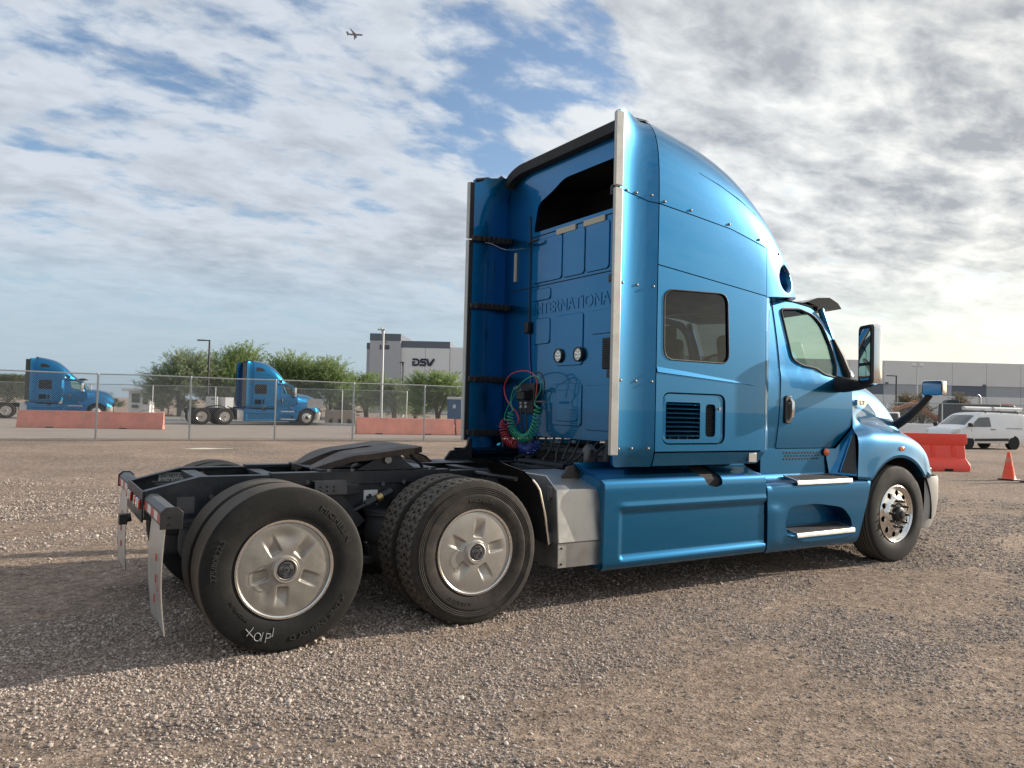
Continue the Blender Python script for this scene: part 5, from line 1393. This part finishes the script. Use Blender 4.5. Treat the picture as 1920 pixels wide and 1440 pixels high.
# ------------------------------------------------------------------ white van
def van(p, rz, label):
    t = empty('van', p, label, 'van', rz)
    RO = [(-2.42, 1.62), (-2.36, 1.76), (-2.15, 1.80), (-1.0, 1.83), (.1, 1.83), (.55, 1.79), (.80, 1.70), (1.62, 1.16), (1.72, 1.13), (2.2, 1.02), (2.36, .90), (2.42, .70)]
    WD = [(-2.42, .84), (-2.3, .90), (1.4, .915), (2.0, .89), (2.25, .80), (2.42, .62)]
    rows = []
    for x in list(np.linspace(-2.42, -2.1, 6))+list(np.linspace(-1.9, .4, 12))+list(np.linspace(.5, 1.8, 14))+list(np.linspace(1.9, 2.42, 8)):
        zr = smooth_tab(RO, x); w = smooth_tab(WD, x); zb = 1.08 if zr > 1.3 else zr-.12
        tw = w-.16*(zr-zb) if zr > 1.3 else w-.06
        zlow = .30
        row = [(w-.04, zlow), (w, .45), (w+.01, .70), (w, zb*.92), (w-.01, zb), (tw+.02, zr-.12 if zr > 1.3 else zr-.06), (tw-.05, zr-.035), (tw*.6, zr), (0, zr+.012)]
        row = catmull([(a, b, 0) for a, b in row], 3)
        rows.append([(x, q.x, q.y) for q in row]+[(x, -q.x, q.y) for q in row[-2::-1]])
    m = MB().grid(rows); n = len(rows[0]); m.f.append(tuple(range(n))); m.f.append(tuple(range(len(m.v)-n, len(m.v)))); m.build('body', 'whitepaint', t, 40)
    def side(x, z):
        zr = smooth_tab(RO, x); w = smooth_tab(WD, x); zb = 1.08; tw = w-.16*(zr-zb)
        return w-.01+(tw+.02-w+.01)*max(0, min(1, (z-zb)/(zr-.12-zb)))
    for s in (1, -1):
        P = rpoly([(.05, 1.12, .03), (1.40, 1.10, .02), (1.25, 1.20), (.78, 1.56, .08), (.10, 1.60, .05)])
        panel('side_window', P, [], lambda a, b, s=s: (a, s*(side(a, b)+.022), b), 'vanglass', t, step=.1, rim=(0, -s*.03, 0))
        panel('lower_trim', [(-1.1, .42), (1.1, .40), (1.1, .52), (-1.1, .56)], [], lambda a, b, s=s: (a, s*(smooth_tab(WD, a)+.016), b), 'blackplastic', t, step=.2, rim=(0, -s*.03, 0))
        for x in (-.15, .02): MB().box((x, s*.935, 1.0), (.16, .03, .035)).build('door_handle', 'blackplastic', t, bevel=.008)
        for x in (-.06, 1.30): MB().bb(x-.006, x+.006, s*.90, s*.9225, .50, 1.02).build('door_seam', 'darkcavity', t, 0)
        MB().bb(-2.0, -.9, s*.90, s*.928, 1.04, 1.06).build('door_track', 'darkcavity', t, 0)
        MB().prism([(1.38, 1.10), (1.58, 1.10), (1.60, 1.28), (1.45, 1.30)], s*.96, s*1.14, 'y').build('side_mirror', 'blackplastic', t, bevel=.03)
        MB().prism(rpoly([(2.02, .82, .03), (2.38, .78, .03), (2.30, .95, .03), (2.0, 1.0, .04)]), s*.74, s*.905, 'y').build('headlight', 'lens_clear', t, bevel=.02)
        MB().bb(-2.435, -2.36, s*.76, s*.87, 1.0, 1.45).build('tail_light', 'lens_red', t, bevel=.01)
        for x in (1.48, -1.45):
            w = MB().lathe([(.22, .90), (.30, .915), (.325, .90), (.33, .75), (.22, .72)], 32).build('wheel', 'tyre', t, 40, loc=(x, 0, .33))
            MB().lathe([(.001, .895), (.10, .89), (.20, .905), (.225, .90)], 24).build('wheel_disc', 'greysteel', w, 40)
            MB().cyl((0, .70, 0), (0, .922, 0), .355, 32).build('wheel_well', 'darkcavity', w, 40)
            if s < 0: w.scale = (1, -1, 1)
    W_ = []
    for k in range(7):
        x = .86+.70*k/6; z = smooth_tab(RO, x)+.014; hw = .66+.08*k/6
        W_.append([(x+.06*(1-(y/.75)**2)*0, y, z+.010-.03*(y/hw)**4) for y in np.linspace(-hw, hw, 13)])
    MB().grid(W_).build('windshield', 'vanglass', t, 60)
    MB().bb(-2.46, -2.30, -.86, .86, .34, .55).build('rear_bumper', 'blackplastic', t, bevel=.03)
    MB().bb(2.2, 2.45, -.72, .72, .32, .58).build('front_bumper', 'blackplastic', t, bevel=.04)
    for x in (-1.9, -.8, .2):
        MB().bb(x-.03, x+.03, -.72, .72, 1.885, 1.92).build('rack_bar', 'greysteel', t, bevel=.005)
        for s in (-1, 1): MB().bb(x-.03, x+.03, s*.70, s*.74, 1.78, 1.885).build('rack_foot', 'greysteel', t, bevel=.005)
    return t
base('vanglass', (.03, .035, .04), .08, coat=1, spec=.6)
vp = gD(1830, 39.2); vd = math.atan2(-r0.y, -r0.x)+R(17)
van(vp, vd, 'white panel van with pipe carriers on its roof, parked at the right')
cV, sV = math.cos(vd), math.sin(vd)
def vloc(x, y, z): return Vector((vp.x+x*cV-y*sV, vp.y+x*sV+y*cV, z))
for x0, x1, y, lb in ((-.35, 1.35, .52, 'front white pipe carrier tube lying on the van roof rack'), (-2.25, -.45, .60, 'rear white pipe carrier tube lying on the van roof rack')):
    t = empty('pipe_carrier', vloc((x0+x1)/2, y, 1.92), lb, 'tube', vd, 'tubes on the van roof'); h_ = (x1-x0)/2
    MB().cyl((-h_, 0, .10), (h_, 0, .10), .095, 20).build('tube', 'whitepaint', t)
    for s in (-1, 1): MB().cyl((s*h_, 0, .10), (s*(h_+.05), 0, .10), .10, 20).build('end_cap', 'offwhite', t)
# white pickup further back, only its bed in view
def pickup(p, rz, label):
    t = empty('pickup_truck', p, label, 'pickup', rz)
    MB().prism(rpoly([(-2.7, .45), (2.6, .45, .1), (2.65, .95, .15), (1.5, 1.10, .1), (-2.7, 1.12, .03)]), -.95, .95, 'y').build('body', 'whitepaint', t, bevel=.04)
    MB().prism([(-.7, 1.1), (1.5, 1.1), (.85, 1.75), (-.55, 1.78)], -.78, .78, 'y').build('cabin', 'whitepaint', t, bevel=.06)
    for s in (-1, 1):
        MB().prism([(-.5, 1.15), (1.2, 1.15), (.75, 1.68), (-.42, 1.70)], s*.781, s*.79, 'y').build('side_window', 'vanglass', t)
        MB().bb(-2.72, -2.64, s*.80, s*.96, .72, 1.08).build('tail_light', 'lens_red', t, bevel=.01)
        for x in (-1.7, 1.7):
            w = MB().lathe([(.001, .80), (.22, .82), (.36, .90), (.39, .88), (.39, .66)], 28).build('wheel', 'tyre', t, 40, loc=(x, 0, .39))
            if s < 0: w.scale = (1, -1, 1)
    return t
pickup(gD(1655, 46), math.atan2(-r0.y, -r0.x)+R(8), 'white pickup truck partly hidden behind the big truck, left of the van')

# ------------------------------------------------------------------ digger and old truck behind the van
def digger(p, rz, label):
    t = empty('excavator', p, label, 'excavator', rz)
    for s in (-1, 1): MB().prism(rpoly([(-1.9, .05, .4), (1.9, .05, .4), (1.9, .85, .4), (-1.9, .85, .4)]), s*.8, s*1.35, 'y').build('track', 'machinedark', t, bevel=.03)
    MB().prism(rpoly([(-2.1, 1.0, .2), (1.2, 1.0, .1), (1.2, 1.75, .1), (-1.0, 2.05, .2), (-2.1, 1.95, .3)]), -1.25, 1.25, 'y').build('engine_house', 'machineorange', t, bevel=.06)
    MB().prism(rpoly([(.1, 1.7), (1.35, 1.7, .1), (1.30, 2.5, .2), (.95, 2.95, .15), (.1, 2.95, .1)]), .25, 1.2, 'y').build('cab', 'machinedark', t, bevel=.04)
    for y in (.245, 1.205): MB().prism([(.25, 1.85), (1.2, 1.85), (1.15, 2.45), (.9, 2.8), (.25, 2.8)], y-.002, y+.002, 'y').build('cab_window', 'glass', t)
    MB().prism([(1.0, 1.4), (1.5, 1.5), (3.0, 2.9), (4.6, 2.2), (4.5, 2.0), (3.0, 2.45), (1.4, 1.1)], -.25, .25, 'y').build('boom', 'machineorange', t, bevel=.03)
    MB().prism([(4.4, 2.4), (4.75, 2.2), (4.3, .6), (4.05, .7)], -.16, .16, 'y').build('stick', 'machineorange', t, bevel=.03)
    MB().prism(rpoly([(4.4, .9), (4.0, .8), (3.4, .5, .2), (3.5, .1, .2), (4.1, .05, .2), (4.5, .4)]), -.5, .5, 'y').build('bucket', 'machinedark', t, bevel=.02)
    return t
digger(gD(1792, 62), math.atan2(-r0.y, -r0.x)+R(-12), 'orange excavator standing behind the white van')
def oldtruck(p, rz, label):
    t = empty('dump_truck', p, label, 'truck', rz)
    MB().bb(-3.8, 2.4, -.5, .5, .7, 1.0).build('chassis', 'machinedark', t, bevel=.02)
    MB().prism([(-3.6, 1.15), (-.3, 1.15), (-.2, 2.65), (-3.5, 2.55)], -1.2, 1.2, 'y').build('dump_body', 'machinedark', t, bevel=.04)
    for x in (-3.2, -2.4, -1.6, -.8): MB().bb(x, x+.10, 1.2, 1.26, 1.2, 2.5).build('body_rib', 'machinedark', t, bevel=.01)
    MB().prism(rpoly([(0, .95), (1.35, .95), (1.40, 1.75, .1), (1.1, 2.55, .15), (.05, 2.6, .1)]), -1.05, 1.05, 'y').build('cab', 'greysteel', t, bevel=.06)
    for s in (-1, 1): MB().prism([(.2, 1.75), (1.2, 1.75), (1.0, 2.4), (.2, 2.4)], s*1.052, s*1.058, 'y').build('cab_window', 'vanglass', t)
    MB().prism(rpoly([(1.35, .8), (3.0, .8, .1), (3.0, 1.5, .2), (1.38, 1.75, .1)]), -.8, .8, 'y').build('hood', 'greysteel', t, bevel=.08)
    MB().tube([(-.12, .95, 1.0), (-.12, .95, 3.05), (-.14, .95, 3.2), (-.28, .95, 3.32)], [.09, .09, .085, .08], 14).build('exhaust_stack', 'alu', t)
    for x in (-2.9, -1.6, 2.3):
        for s in (-1, 1): MB().cyl((x, s*.75, .52), (x, s*1.15, .52), .52, 26).build('wheel', 'tyre', t, 40)
    for k in range(5): MB().bb(.25+k*.18, .32+k*.18, -.9+.4*(k % 2), -.7+.4*(k % 2)+.2, 2.58, 2.66).build('roof_lamp', 'lens_amber', t, bevel=.01)
    return t
oldtruck(gD(1858, 58), math.atan2(r0.y, r0.x)+R(10), 'dark dump truck with an upright exhaust pipe behind the white van')

# ------------------------------------------------------------------ buildings
def bframe(u, D, rot=0):
    p = gD(u, D); a = math.atan2(r0.y, r0.x)+rot; return p, a
def box_l(t, name, mat, x0, x1, y0, y1, z0, z1, bevel=.02): return MB().bb(x0, x1, y0, y1, z0, z1).build(name, mat, t, bevel=bevel)
D1 = 136; s1 = D1/FPX
p, a = bframe(748, D1, R(-1.2)); wh = empty('warehouse', p, 'pale grey warehouse with dark parapet and DSV logo beyond the trees', 'building', a)
def hz1(v, u): return (765+.0246*(u-960)-v)*s1+1.526
H1, H2, H3 = hz1(627, 715), hz1(641, 790), hz1(653, 860)
box_l(wh, 'tower_wall', 'wallshade', -58*s1, 0, 0, 12, 0, H1-1.25); box_l(wh, 'tower_parapet', 'bandgrey', -58.4*s1, .03, -.05, 12, H1-1.25, H1)  # tower face lies in shade, painted here as a darker grey
box_l(wh, 'corner_wall', 'wallshade', -67*s1, -58*s1, 1.5, 12, 0, hz1(655, 686)); box_l(wh, 'corner_parapet', 'bandgrey', -67.3*s1, -58*s1, 1.45, 12, hz1(655, 686), hz1(643, 686))
xw = 92*s1
for k in range(2):
    box_l(wh, 'wall_panel', 'wallgrey', .02+k*xw/2, .02+(k+1)*xw/2-.05, .6, 20, 0, H2-1.2)
box_l(wh, 'main_parapet', 'bandgrey', 0, xw+.05, .55, 20, H2-1.2, H2)
for k in range(5): box_l(wh, 'wall_panel', 'wallgrey', xw+.02+k*6.5, xw+6.47+k*6.5, .9, 20, 0, H3)
def strokes(name, polys, w, parent, mapf, mat, th):
    for pl in polys:
        m = MB(); n = len(pl); Ls = []
        for i, q in enumerate(pl):
            A_ = Vector(pl[max(0, i-1)]); C_ = Vector(pl[min(n-1, i+1)]); d = (C_-A_).normalized(); nn = Vector((-d.y, d.x))*w/2; Q = Vector(q)
            # mitre
            if 0 < i < n-1:
                d1 = (Q-A_).normalized(); d2 = (C_-Q).normalized(); c = max(.5, d.dot(d1)); nn = nn/c
            Ls.append((Q+nn, Q-nn))
        rows = [[mapf(l.x, l.y, 0), mapf(r.x, r.y, 0), mapf(r.x, r.y, th), mapf(l.x, l.y, th)] for l, r in Ls]
        m.grid(rows, True); m.f.append((0, 1, 2, 3)); k = len(m.v); m.f.append((k-4, k-3, k-2, k-1)); m.build(name, mat, parent, 30)
lx0, lz0 = 22*s1, hz1(688, 790); lw = 42*s1/3.3; lh = 14*s1
def lm(x, y, z): return (lx0+x*lw, .60-.12-z, lz0+y*lh)
arc = lambda cx, cy, rx, ry, a0, a1, n: [(cx+rx*math.cos(R(a0+(a1-a0)*k/n)), cy+ry*math.sin(R(a0+(a1-a0)*k/n))) for k in range(n+1)]
strokes('logo_letter', [[(.02, .88), (.55, .88)]+arc(.62, .5, .36, .38, 90, -90, 8)+[(.10, .12), (.10, .50), (.42, .50)]], .24, wh, lm, 'navy', .06)
strokes('logo_letter', [[(2.05, .88), (1.45, .88)]+arc(1.42, .70, .16, .18, 90, 270, 6)+[(1.75, .52)]+arc(1.80, .32, .18, .20, 90, -90, 6)+[(1.08, .12)]], .24, wh, lm, 'navy', .06)
strokes('logo_letter', [[(2.18, .98), (2.45, .14), (2.62, .14), (3.25, .98)]], .28, wh, lm, 'navy', .06)
nx0 = (717.5-748)*s1
lettering('building_number', '5400', 11.5*s1, 'navy', wh, lambda x, y, z: (nx0+x*.82, -.08-z, hz1(656.5, 717)+y), .03, 'CENTER', .02)
for k in range(4): box_l(wh, 'small_letter', 'bandgrey', nx0-.35+k*.19, nx0-.22+k*.19, -.1, -.04, hz1(644, 717), hz1(642.4, 717), 0)
D2 = 150; s2 = D2/FPX
p, a = bframe(1560, D2, R(.6)); w2 = empty('warehouse', p, 'long low grey warehouse with a dark window band behind the van', 'building', a)
def hz2(v, u): return (765+.0246*(u-960)-v)*s2+1.526
Ht = hz2(680, 1750); b0, b1 = hz2(744, 1750), hz2(724, 1750)
for k in range(-9, 8):
    x0 = (1592-1560)*s2+k*6.75
    box_l(w2, 'upper_panel', 'wallwarm', x0, x0+6.69, 0, 25, b1, Ht); box_l(w2, 'lower_panel', 'wallwarm', x0, x0+6.69, 0, 25, 0, b0)
    box_l(w2, 'window_band', 'bandwarm' if k % 3 else 'bandgrey', x0, x0+6.69, .12, 25, b0, b1, 0)
for k in range(2): box_l(w2, 'wall_unit', 'bandgrey', (1660+k*184-1560)*s2, (1664+k*184-1560)*s2, -.4, 0, b1, b1+.35)
# guard booth
p, a = bframe(262, 74, R(12)); gb = empty('guard_booth', p, 'small white guard booth with flat overhanging roof behind the fence', 'booth', a)
box_l(gb, 'booth_wall', 'whitepaint', -1.0, .9, 0, 1.8, .15, 2.15); box_l(gb, 'roof', 'whitepaint', -1.5, 1.6, -.5, 2.3, 2.15, 2.42, .03)
for x0, x1 in ((-.72, .02),): box_l(gb, 'window', 'vanglass', x0, x1, -.02, .01, 1.05, 1.95, .005)
box_l(gb, 'window', 'vanglass', .30, .72, -.02, .01, .9, 1.95, .005); box_l(gb, 'air_unit', 'greysteel', -.65, -.05, -.25, -.01, .55, .85, .02); box_l(gb, 'base', 'offwhite', -1.1, 1.0, -.1, 1.9, 0, .15)
# white cabinets behind the middle truck, blocks, boulders
p, a = bframe(397, 58, R(18)); cbt = empty('utility_cabinet', p, 'white utility cabinet behind the rear wheels of the middle blue truck', 'cabinet', a)
box_l(cbt, 'cabinet_body', 'offwhite', -.42, .40, 0, .9, .25, 1.75, .01); box_l(cbt, 'door_panel', 'offwhite', -.38, .36, -.02, -.002, .35, 1.65, .005); box_l(cbt, 'name_strip', 'blacktext', -.05, .28, -.025, -.021, 1.53, 1.62, 0)
for z in (.65, .95, 1.25): box_l(cbt, 'panel_groove', 'darkcavity', -.36, .34, -.023, -.0205, z, z+.012, 0)
box_l(cbt, 'plinth', 'tan', -.5, .5, -.05, 1.0, 0, .25, .02)
p, a = bframe(416, 59, R(-30)); cb2 = empty('utility_cabinet', p, 'dimmer-lit side of the white utility cabinet, painted grey as a second cabinet', 'cabinet', a)
box_l(cb2, 'cabinet_body', 'wallshade', -.40, .38, 0, .8, .25, 1.72, .01); box_l(cb2, 'door_panel', 'wallshade', -.36, .34, -.02, -.002, .35, 1.62, .005); box_l(cb2, 'plinth', 'tan', -.5, .45, -.05, .9, 0, .25, .02)  # weaker light on the white box's other face put into a darker grey
for k, (u, w) in enumerate(((622, .9), (638, 1.0), (655, .95))):
    p, a = bframe(u, 53.2, R(5*k)); bl = empty('concrete_block', p, ('tan arched concrete block left of its two neighbours', 'tan arched concrete block in the middle of three', 'tan arched concrete block nearest the pink barrier')[k]+' behind the far fence', 'block', a, 'concrete blocks')
    MB().prism([(-w/2, 0), (-w/4, 0)]+[(w/4*math.cos(t), .42*math.sin(t)) for t in np.linspace(math.pi*.96, .12, 7)]+[(w/4, 0), (w/2, 0), (w/2, .85), (w*.3, 1.0), (-w*.3, 1.0), (-w/2, .85)], 0, .7, 'y').build('block_body', 'tan', bl, bevel=.03)
    box_l(bl, 'block_back', 'darkcavity', -w/3, w/3, .5, .55, 0, .5, 0)
p, a = bframe(316, 68); sg = empty('stop_sign', p, 'small pink red round sign on a weighted post behind the fence', 'sign', a)
MB().lathe([(.001, -.03), (.33, -.03), (.35, 0), (.33, .03), (.001, .03)], 24, (0, 0, 1.35)).build('sign_plate', 'pink', sg); MB().cyl((0, 0, .1), (0, 0, 1.1), .07, 10, .05).build('sign_post', 'pink', sg)
box_l(sg, 'sign_base', 'pink', -.35, .35, -.3, .3, 0, .14, .03); box_l(sg, 'sign_bar', 'whitepaint', -.18, .18, -.045, -.033, 1.31, 1.40, 0)
p, a = bframe(852, 61); pt = empty('portable_toilet', p, 'dark blue portable toilet with white roof at the edge of the big truck', 'toilet', a)
box_l(pt, 'cabin', 'potty', -.55, .55, 0, 1.1, .05, 2.0, .03); box_l(pt, 'roof', 'offwhite', -.6, .6, -.05, 1.15, 2.0, 2.2, .05); box_l(pt, 'door', 'potty', -.4, .4, -.02, .0, .15, 1.9, .01); box_l(pt, 'door_sign', 'offwhite', -.12, .1, -.03, -.021, 1.3, 1.6, 0)
# blank sign board hung on the near fence
bd = empty('sign_board', onY(592, 756, 23.75), 'blank pale board hung on the near fence before the middle truck hood', 'board', math.atan2(-3.35, 33.1))
MB().bb(-.31, .31, .03, .05, -.19, .17).build('board_face', 'offwhite', bd, bevel=.004)
for x in (-.27, .27): MB().bb(x-.01, x+.01, -.05, .03, .13, .15).build('board_tie', 'wire', bd)
# ------------------------------------------------------------------ lamp posts
def lamp(u, vtop, D, mat, label, arm=-1, kind='box'):
    p = gD(u, D); h = onD(u, vtop, D).z; t = empty('lamp_post', p, label, 'lamp post', math.atan2(r0.y, r0.x))
    MB().cyl((0, 0, 0), (0, 0, h), .11, 12, .075).build('pole', mat, t); MB().cyl((0, 0, 0), (0, 0, .45), .24, 14).build('footing', 'offwhite', t)
    if kind == 'box':
        MB().tube([(0, 0, h-.06), (arm*.45, 0, h-.04)], .05, 8).build('arm', mat, t)
        hd = MB().box((arm*.72, 0, h-.04), (.62, .32, .10)).build('lamp_head', mat, t, bevel=.02); MB().box((arm*.76, 0, h-.095), (.50, .26, .02)).build('lens', 'lampglow', hd)
    elif kind == 'cobra':
        MB().tube([(0, 0, h-.9), (-.06, 0, h-.4), (-.12, 0, h-.1), (-.15, 0, h)], .05, 8).build('arm', mat, t)
        hd = MB().box((-.15, 0, h+.02), (.62, .3, .10)).build('lamp_head', mat, t, bevel=.03); MB().cyl((-.15, 0, h+.06), (-.15, 0, h+.22), .05, 8).build('photocell', mat, hd)
    else:
        MB().box((0, 0, h), (1.3, .08, .08)).build('crossbar', mat, t)
        for x in (-.5, .5): MB().box((x, -.1, h+.22), (.36, .2, .34)).build('floodlight', 'lampglow', t, bevel=.03)
    return t
lamp(389, 637, 66, 'darkpole', 'dark lamp post with an arm to the left standing among the trees')
lamp(715, 618, 60, 'silverpole', 'tall silver lamp post before the DSV warehouse', kind='cobra')
lamp(754, 680, 92, 'darkpole', 'thin dark lamp post right of the tall silver one', kind='cobra')
lamp(1680, 704, 82, 'darkpole', 'dark lamp post with an arm to the left, before the long warehouse')
lamp(1719, 687, 96, 'silverpole', 'pale mast with two floodlights before the long warehouse', kind='flood')
# ------------------------------------------------------------------ trees
def tree(u, vtop, hw_px, D, label, mat='leaf', seed=0, n=620, spray=2.0, low=.05, name='desert_tree', leaf=(.28, .024), lean=1.15):
    rg = random.Random(seed*31+7); p = gD(u, D); H = onD(u, vtop, D).z; hw = hw_px*D/FPX
    t = empty(name, p, label, 'tree', 0, 'desert trees')
    tr = MB(); tips = []
    for k in range(4):
        a = rg.uniform(0, 6.28); r = hw*rg.uniform(.25, .6); P = [(0.1*math.cos(a), .1*math.sin(a), -.1), (.15*r*math.cos(a), .15*r*math.sin(a), H*.16), (.5*r*math.cos(a+.2), .5*r*math.sin(a+.2), H*.38), (r*math.cos(a), r*math.sin(a), H*.68)]
        tr.tube(catmull(P, 4), [.16*(1-i/13)+.02 for i in range(13)], 7); tips.append(P[-1])
    tr.build('trunk', 'bark', t, 50)
    lobes = []
    for k in range(9):
        a = 6.283*k/9+rg.uniform(-.4, .4); r = hw*rg.uniform(.28, .62) if k else 0
        zc = H*rg.uniform(.26, .60) if k else H*.58
        lobes.append((r*math.cos(a), r*math.sin(a), zc, hw*rg.uniform(.30, .46), H*rg.uniform(.16, .27)))
    V = []; F = []
    for i in range(n):
        lx, ly, lz, lr, lhh = lobes[rg.randrange(9)]
        while True:
            q = Vector((rg.uniform(-1, 1), rg.uniform(-1, 1), rg.uniform(-1, 1)))
            if .25 < q.length < 1: break
        b = Vector((lx+q.x*lr, ly+q.y*lr, lz+q.z*lhh))
        if b.z < H*low: b.z = H*low+rg.random()*.5
        o = Vector((b.x, b.y, (b.z-H*.35)*.9)); o = o.normalized() if o.length > .1 else Vector((0, 0, 1))
        d = (o*.8+Vector((rg.gauss(0, .3), rg.gauss(0, .3), lean+rg.gauss(0, .25)))).normalized()
        L = spray*rg.uniform(.6, 1.25); bend = Vector((rg.gauss(0, .2), rg.gauss(0, .2), -.25))
        m = 24
        for j in range(m):
            s = (j+rg.random())/m; c = b+d*L*s+bend*s*s*L; dd = (d+bend*2*s).normalized()
            if c.z > H or c.z < .1: continue
            ld = (dd+Vector((rg.gauss(0, .45), rg.gauss(0, .45), rg.gauss(0, .35)))).normalized(); sd = ld.cross(Vector((rg.gauss(0, 1), rg.gauss(0, 1), rg.gauss(0, 1))))
            if sd.length < 1e-3: continue
            sd.normalize(); l = leaf[0]*rg.uniform(.7, 1.5); w = leaf[1]*rg.uniform(.7, 1.4); k = len(V)
            V += [c-sd*w*.4, c+ld*l*.5-sd*w, c+ld*l, c+ld*l*.5+sd*w]; F.append((k, k+1, k+2, k+3))
    mk('crown', V, F, mat, t, 0, recalc=False)
    return t
TL = [(338, 650, 54, 67, 'feathery green desert tree left of the dark lamp post', 'leafgrey', 700), (437, 639, 66, 70, 'widest feathery green desert tree, right of the dark lamp post', 'leaf', 800),
      (548, 655, 54, 72, 'feathery desert tree above the hood of the middle blue truck', 'leaf', 600), (618, 670, 54, 73, 'feathery desert tree right of the middle blue truck', 'leaf', 560),
      (688, 700, 44, 80, 'low desert tree at the foot of the warehouse tower', 'leaf', 420), (740, 712, 38, 76, 'small sparse desert tree right of the tall silver lamp post', 'leafgrey', 330),
      (822, 697, 54, 71, 'bushy desert tree under the DSV logo', 'leaf', 600), (14, 704, 42, 84, 'dark round tree at the far left edge', 'leafdark', 500)]
for i, (u, v, w, D, lb, mt, n) in enumerate(TL): tree(u, v, w, D, lb, mt, i, int(n*2.0))
def shrub(u, vtop, hw, D, label, mat, seed, n=90, leaf=(.16, .03), spray=.8, name='shrub', cat='shrub', lean=.9):
    t = tree(u, vtop, hw, D, label, mat, seed, n, spray, .05, name, leaf, lean); t['category'] = cat; t['group'] = 'shrubs in the distance'; return t
for i, (u, v, w, D, lb, mt) in enumerate(((212, 748, 20, 95, 'dark shrub left of the guard booth', 'leafdark'), (305, 752, 16, 92, 'dark shrub between the guard booth and the round sign', 'leafdark'), (350, 748, 18, 84, 'dark shrub at the foot of the leftmost feathery tree', 'leafdark'), (648, 752, 16, 66, 'dark shrub behind the concrete blocks', 'leafdark'), (780, 752, 22, 84, 'dark shrub behind the pink barrier near the big truck', 'leafdark'))):
    shrub(u, v, w, D, lb, mt, 40+i, 150)
for i, (u, v, w, lb) in enumerate(((1700, 736, 16, 'dry spiky brush just right of the big truck hood'), (1728, 738, 15, 'dry spiky brush behind the hood mirror'), (1800, 735, 14, 'pale dry brush above the orange excavator'), (1712, 758, 22, 'dry brush low behind the white pickup'))):
    shrub(u, v, w, 66+i, lb, 'drybrush', 60+i, 170, (.30, .022), 1.2, 'dry_brush', 'brush')
def palm(u, vtop, D, label):
    p = gD(u, D); H = onD(u, vtop, D).z; t = empty('palm_tree', p, label, 'tree'); MB().cyl((0, 0, 0), (0, 0, H-1), .25, 10, .18).build('trunk', 'bark', t)
    V = []; F = []; rg = random.Random(5)
    for i in range(34):
        a = rg.uniform(0, 6.28); e = rg.uniform(-.9, 1.2); L = 1.6
        for j in range(8):
            s = j/8; c = Vector((math.cos(a)*math.cos(e)*L*s, math.sin(a)*math.cos(e)*L*s, H-1+math.sin(e)*L*s-.5*s*s)); k = len(V); q = Vector((-math.sin(a), math.cos(a), .3))*.22*(1-s*.5)
            V += [c-q, c+Vector((math.cos(a), math.sin(a), 0))*.25, c+q]; F.append((k, k+1, k+2))
    mk('crown', V, F, 'leafdark', t, 0, recalc=False)
palm(200, 732, 150, 'small far palm tree left of the guard booth')
# ------------------------------------------------------------------ airliner
def plane():
    c = onD(665, 65, 1650); f = (r0*1.0-Vector((0, 0, .06))+Vector((FW.x, FW.y, 0))*-.10).normalized(); l = Vector((0, 0, 1)).cross(f).normalized()
    bank = Matrix.Rotation(R(-14), 3, f); l = bank @ l; up = f.cross(l)
    t = empty('airliner', c, 'small airliner flying to the right high in the clouds', 'airplane'); t.matrix_world = Matrix.Translation(c) @ Matrix((f, l, up)).transposed().to_4x4()
    MB().tube([(-18, 0, 1.2), (-15, 0, .9), (-9, 0, .2), (12, 0, 0), (15.5, 0, -.1), (17.6, 0, -.4), (18.4, 0, -.6)], [.4, .95, 1.9, 1.95, 1.75, 1.0, .15], 18).build('fuselage', 'planegrey', t, 60)
    for s in (-1, 1):
        MB().add([(4.5, s*1.5, -.9), (-2.5, s*1.5, -.9), (-6.2, s*17, 1.3), (-4.4, s*17, 1.3), (4.5, s*1.5, -.3), (-2.5, s*1.5, -.6), (-6.2, s*17, 1.4), (-4.4, s*17, 1.4)], [(0, 1, 2, 3), (4, 5, 6, 7), (0, 1, 5, 4), (1, 2, 6, 5), (2, 3, 7, 6), (3, 0, 4, 7)]).build('wing', 'planegrey', t, 0)
        MB().tube([(4.6, s*5.6, -1.9), (1.0, s*5.6, -1.7)], [1.15, .8], 14).build('engine', 'planegrey', t)
        MB().add([(-13.8, s*.5, 1.2), (-17, s*.5, 1.2), (-18.6, s*6.3, 1.7), (-17.2, s*6.3, 1.7), (-15, s*.5, 1.5), (-17, s*.5, 1.5)], [(0, 1, 2, 3), (4, 5, 2, 3), (0, 4, 3), (0, 1, 5, 4)]).build('tailplane', 'planegrey', t, 0)
    MB().prism([(-11.5, 1.8), (-17, 1.6), (-19.2, 8.0), (-17.2, 8.0)], -.18, .18, 'y').build('tail_fin', 'planegrey', t)
plane()
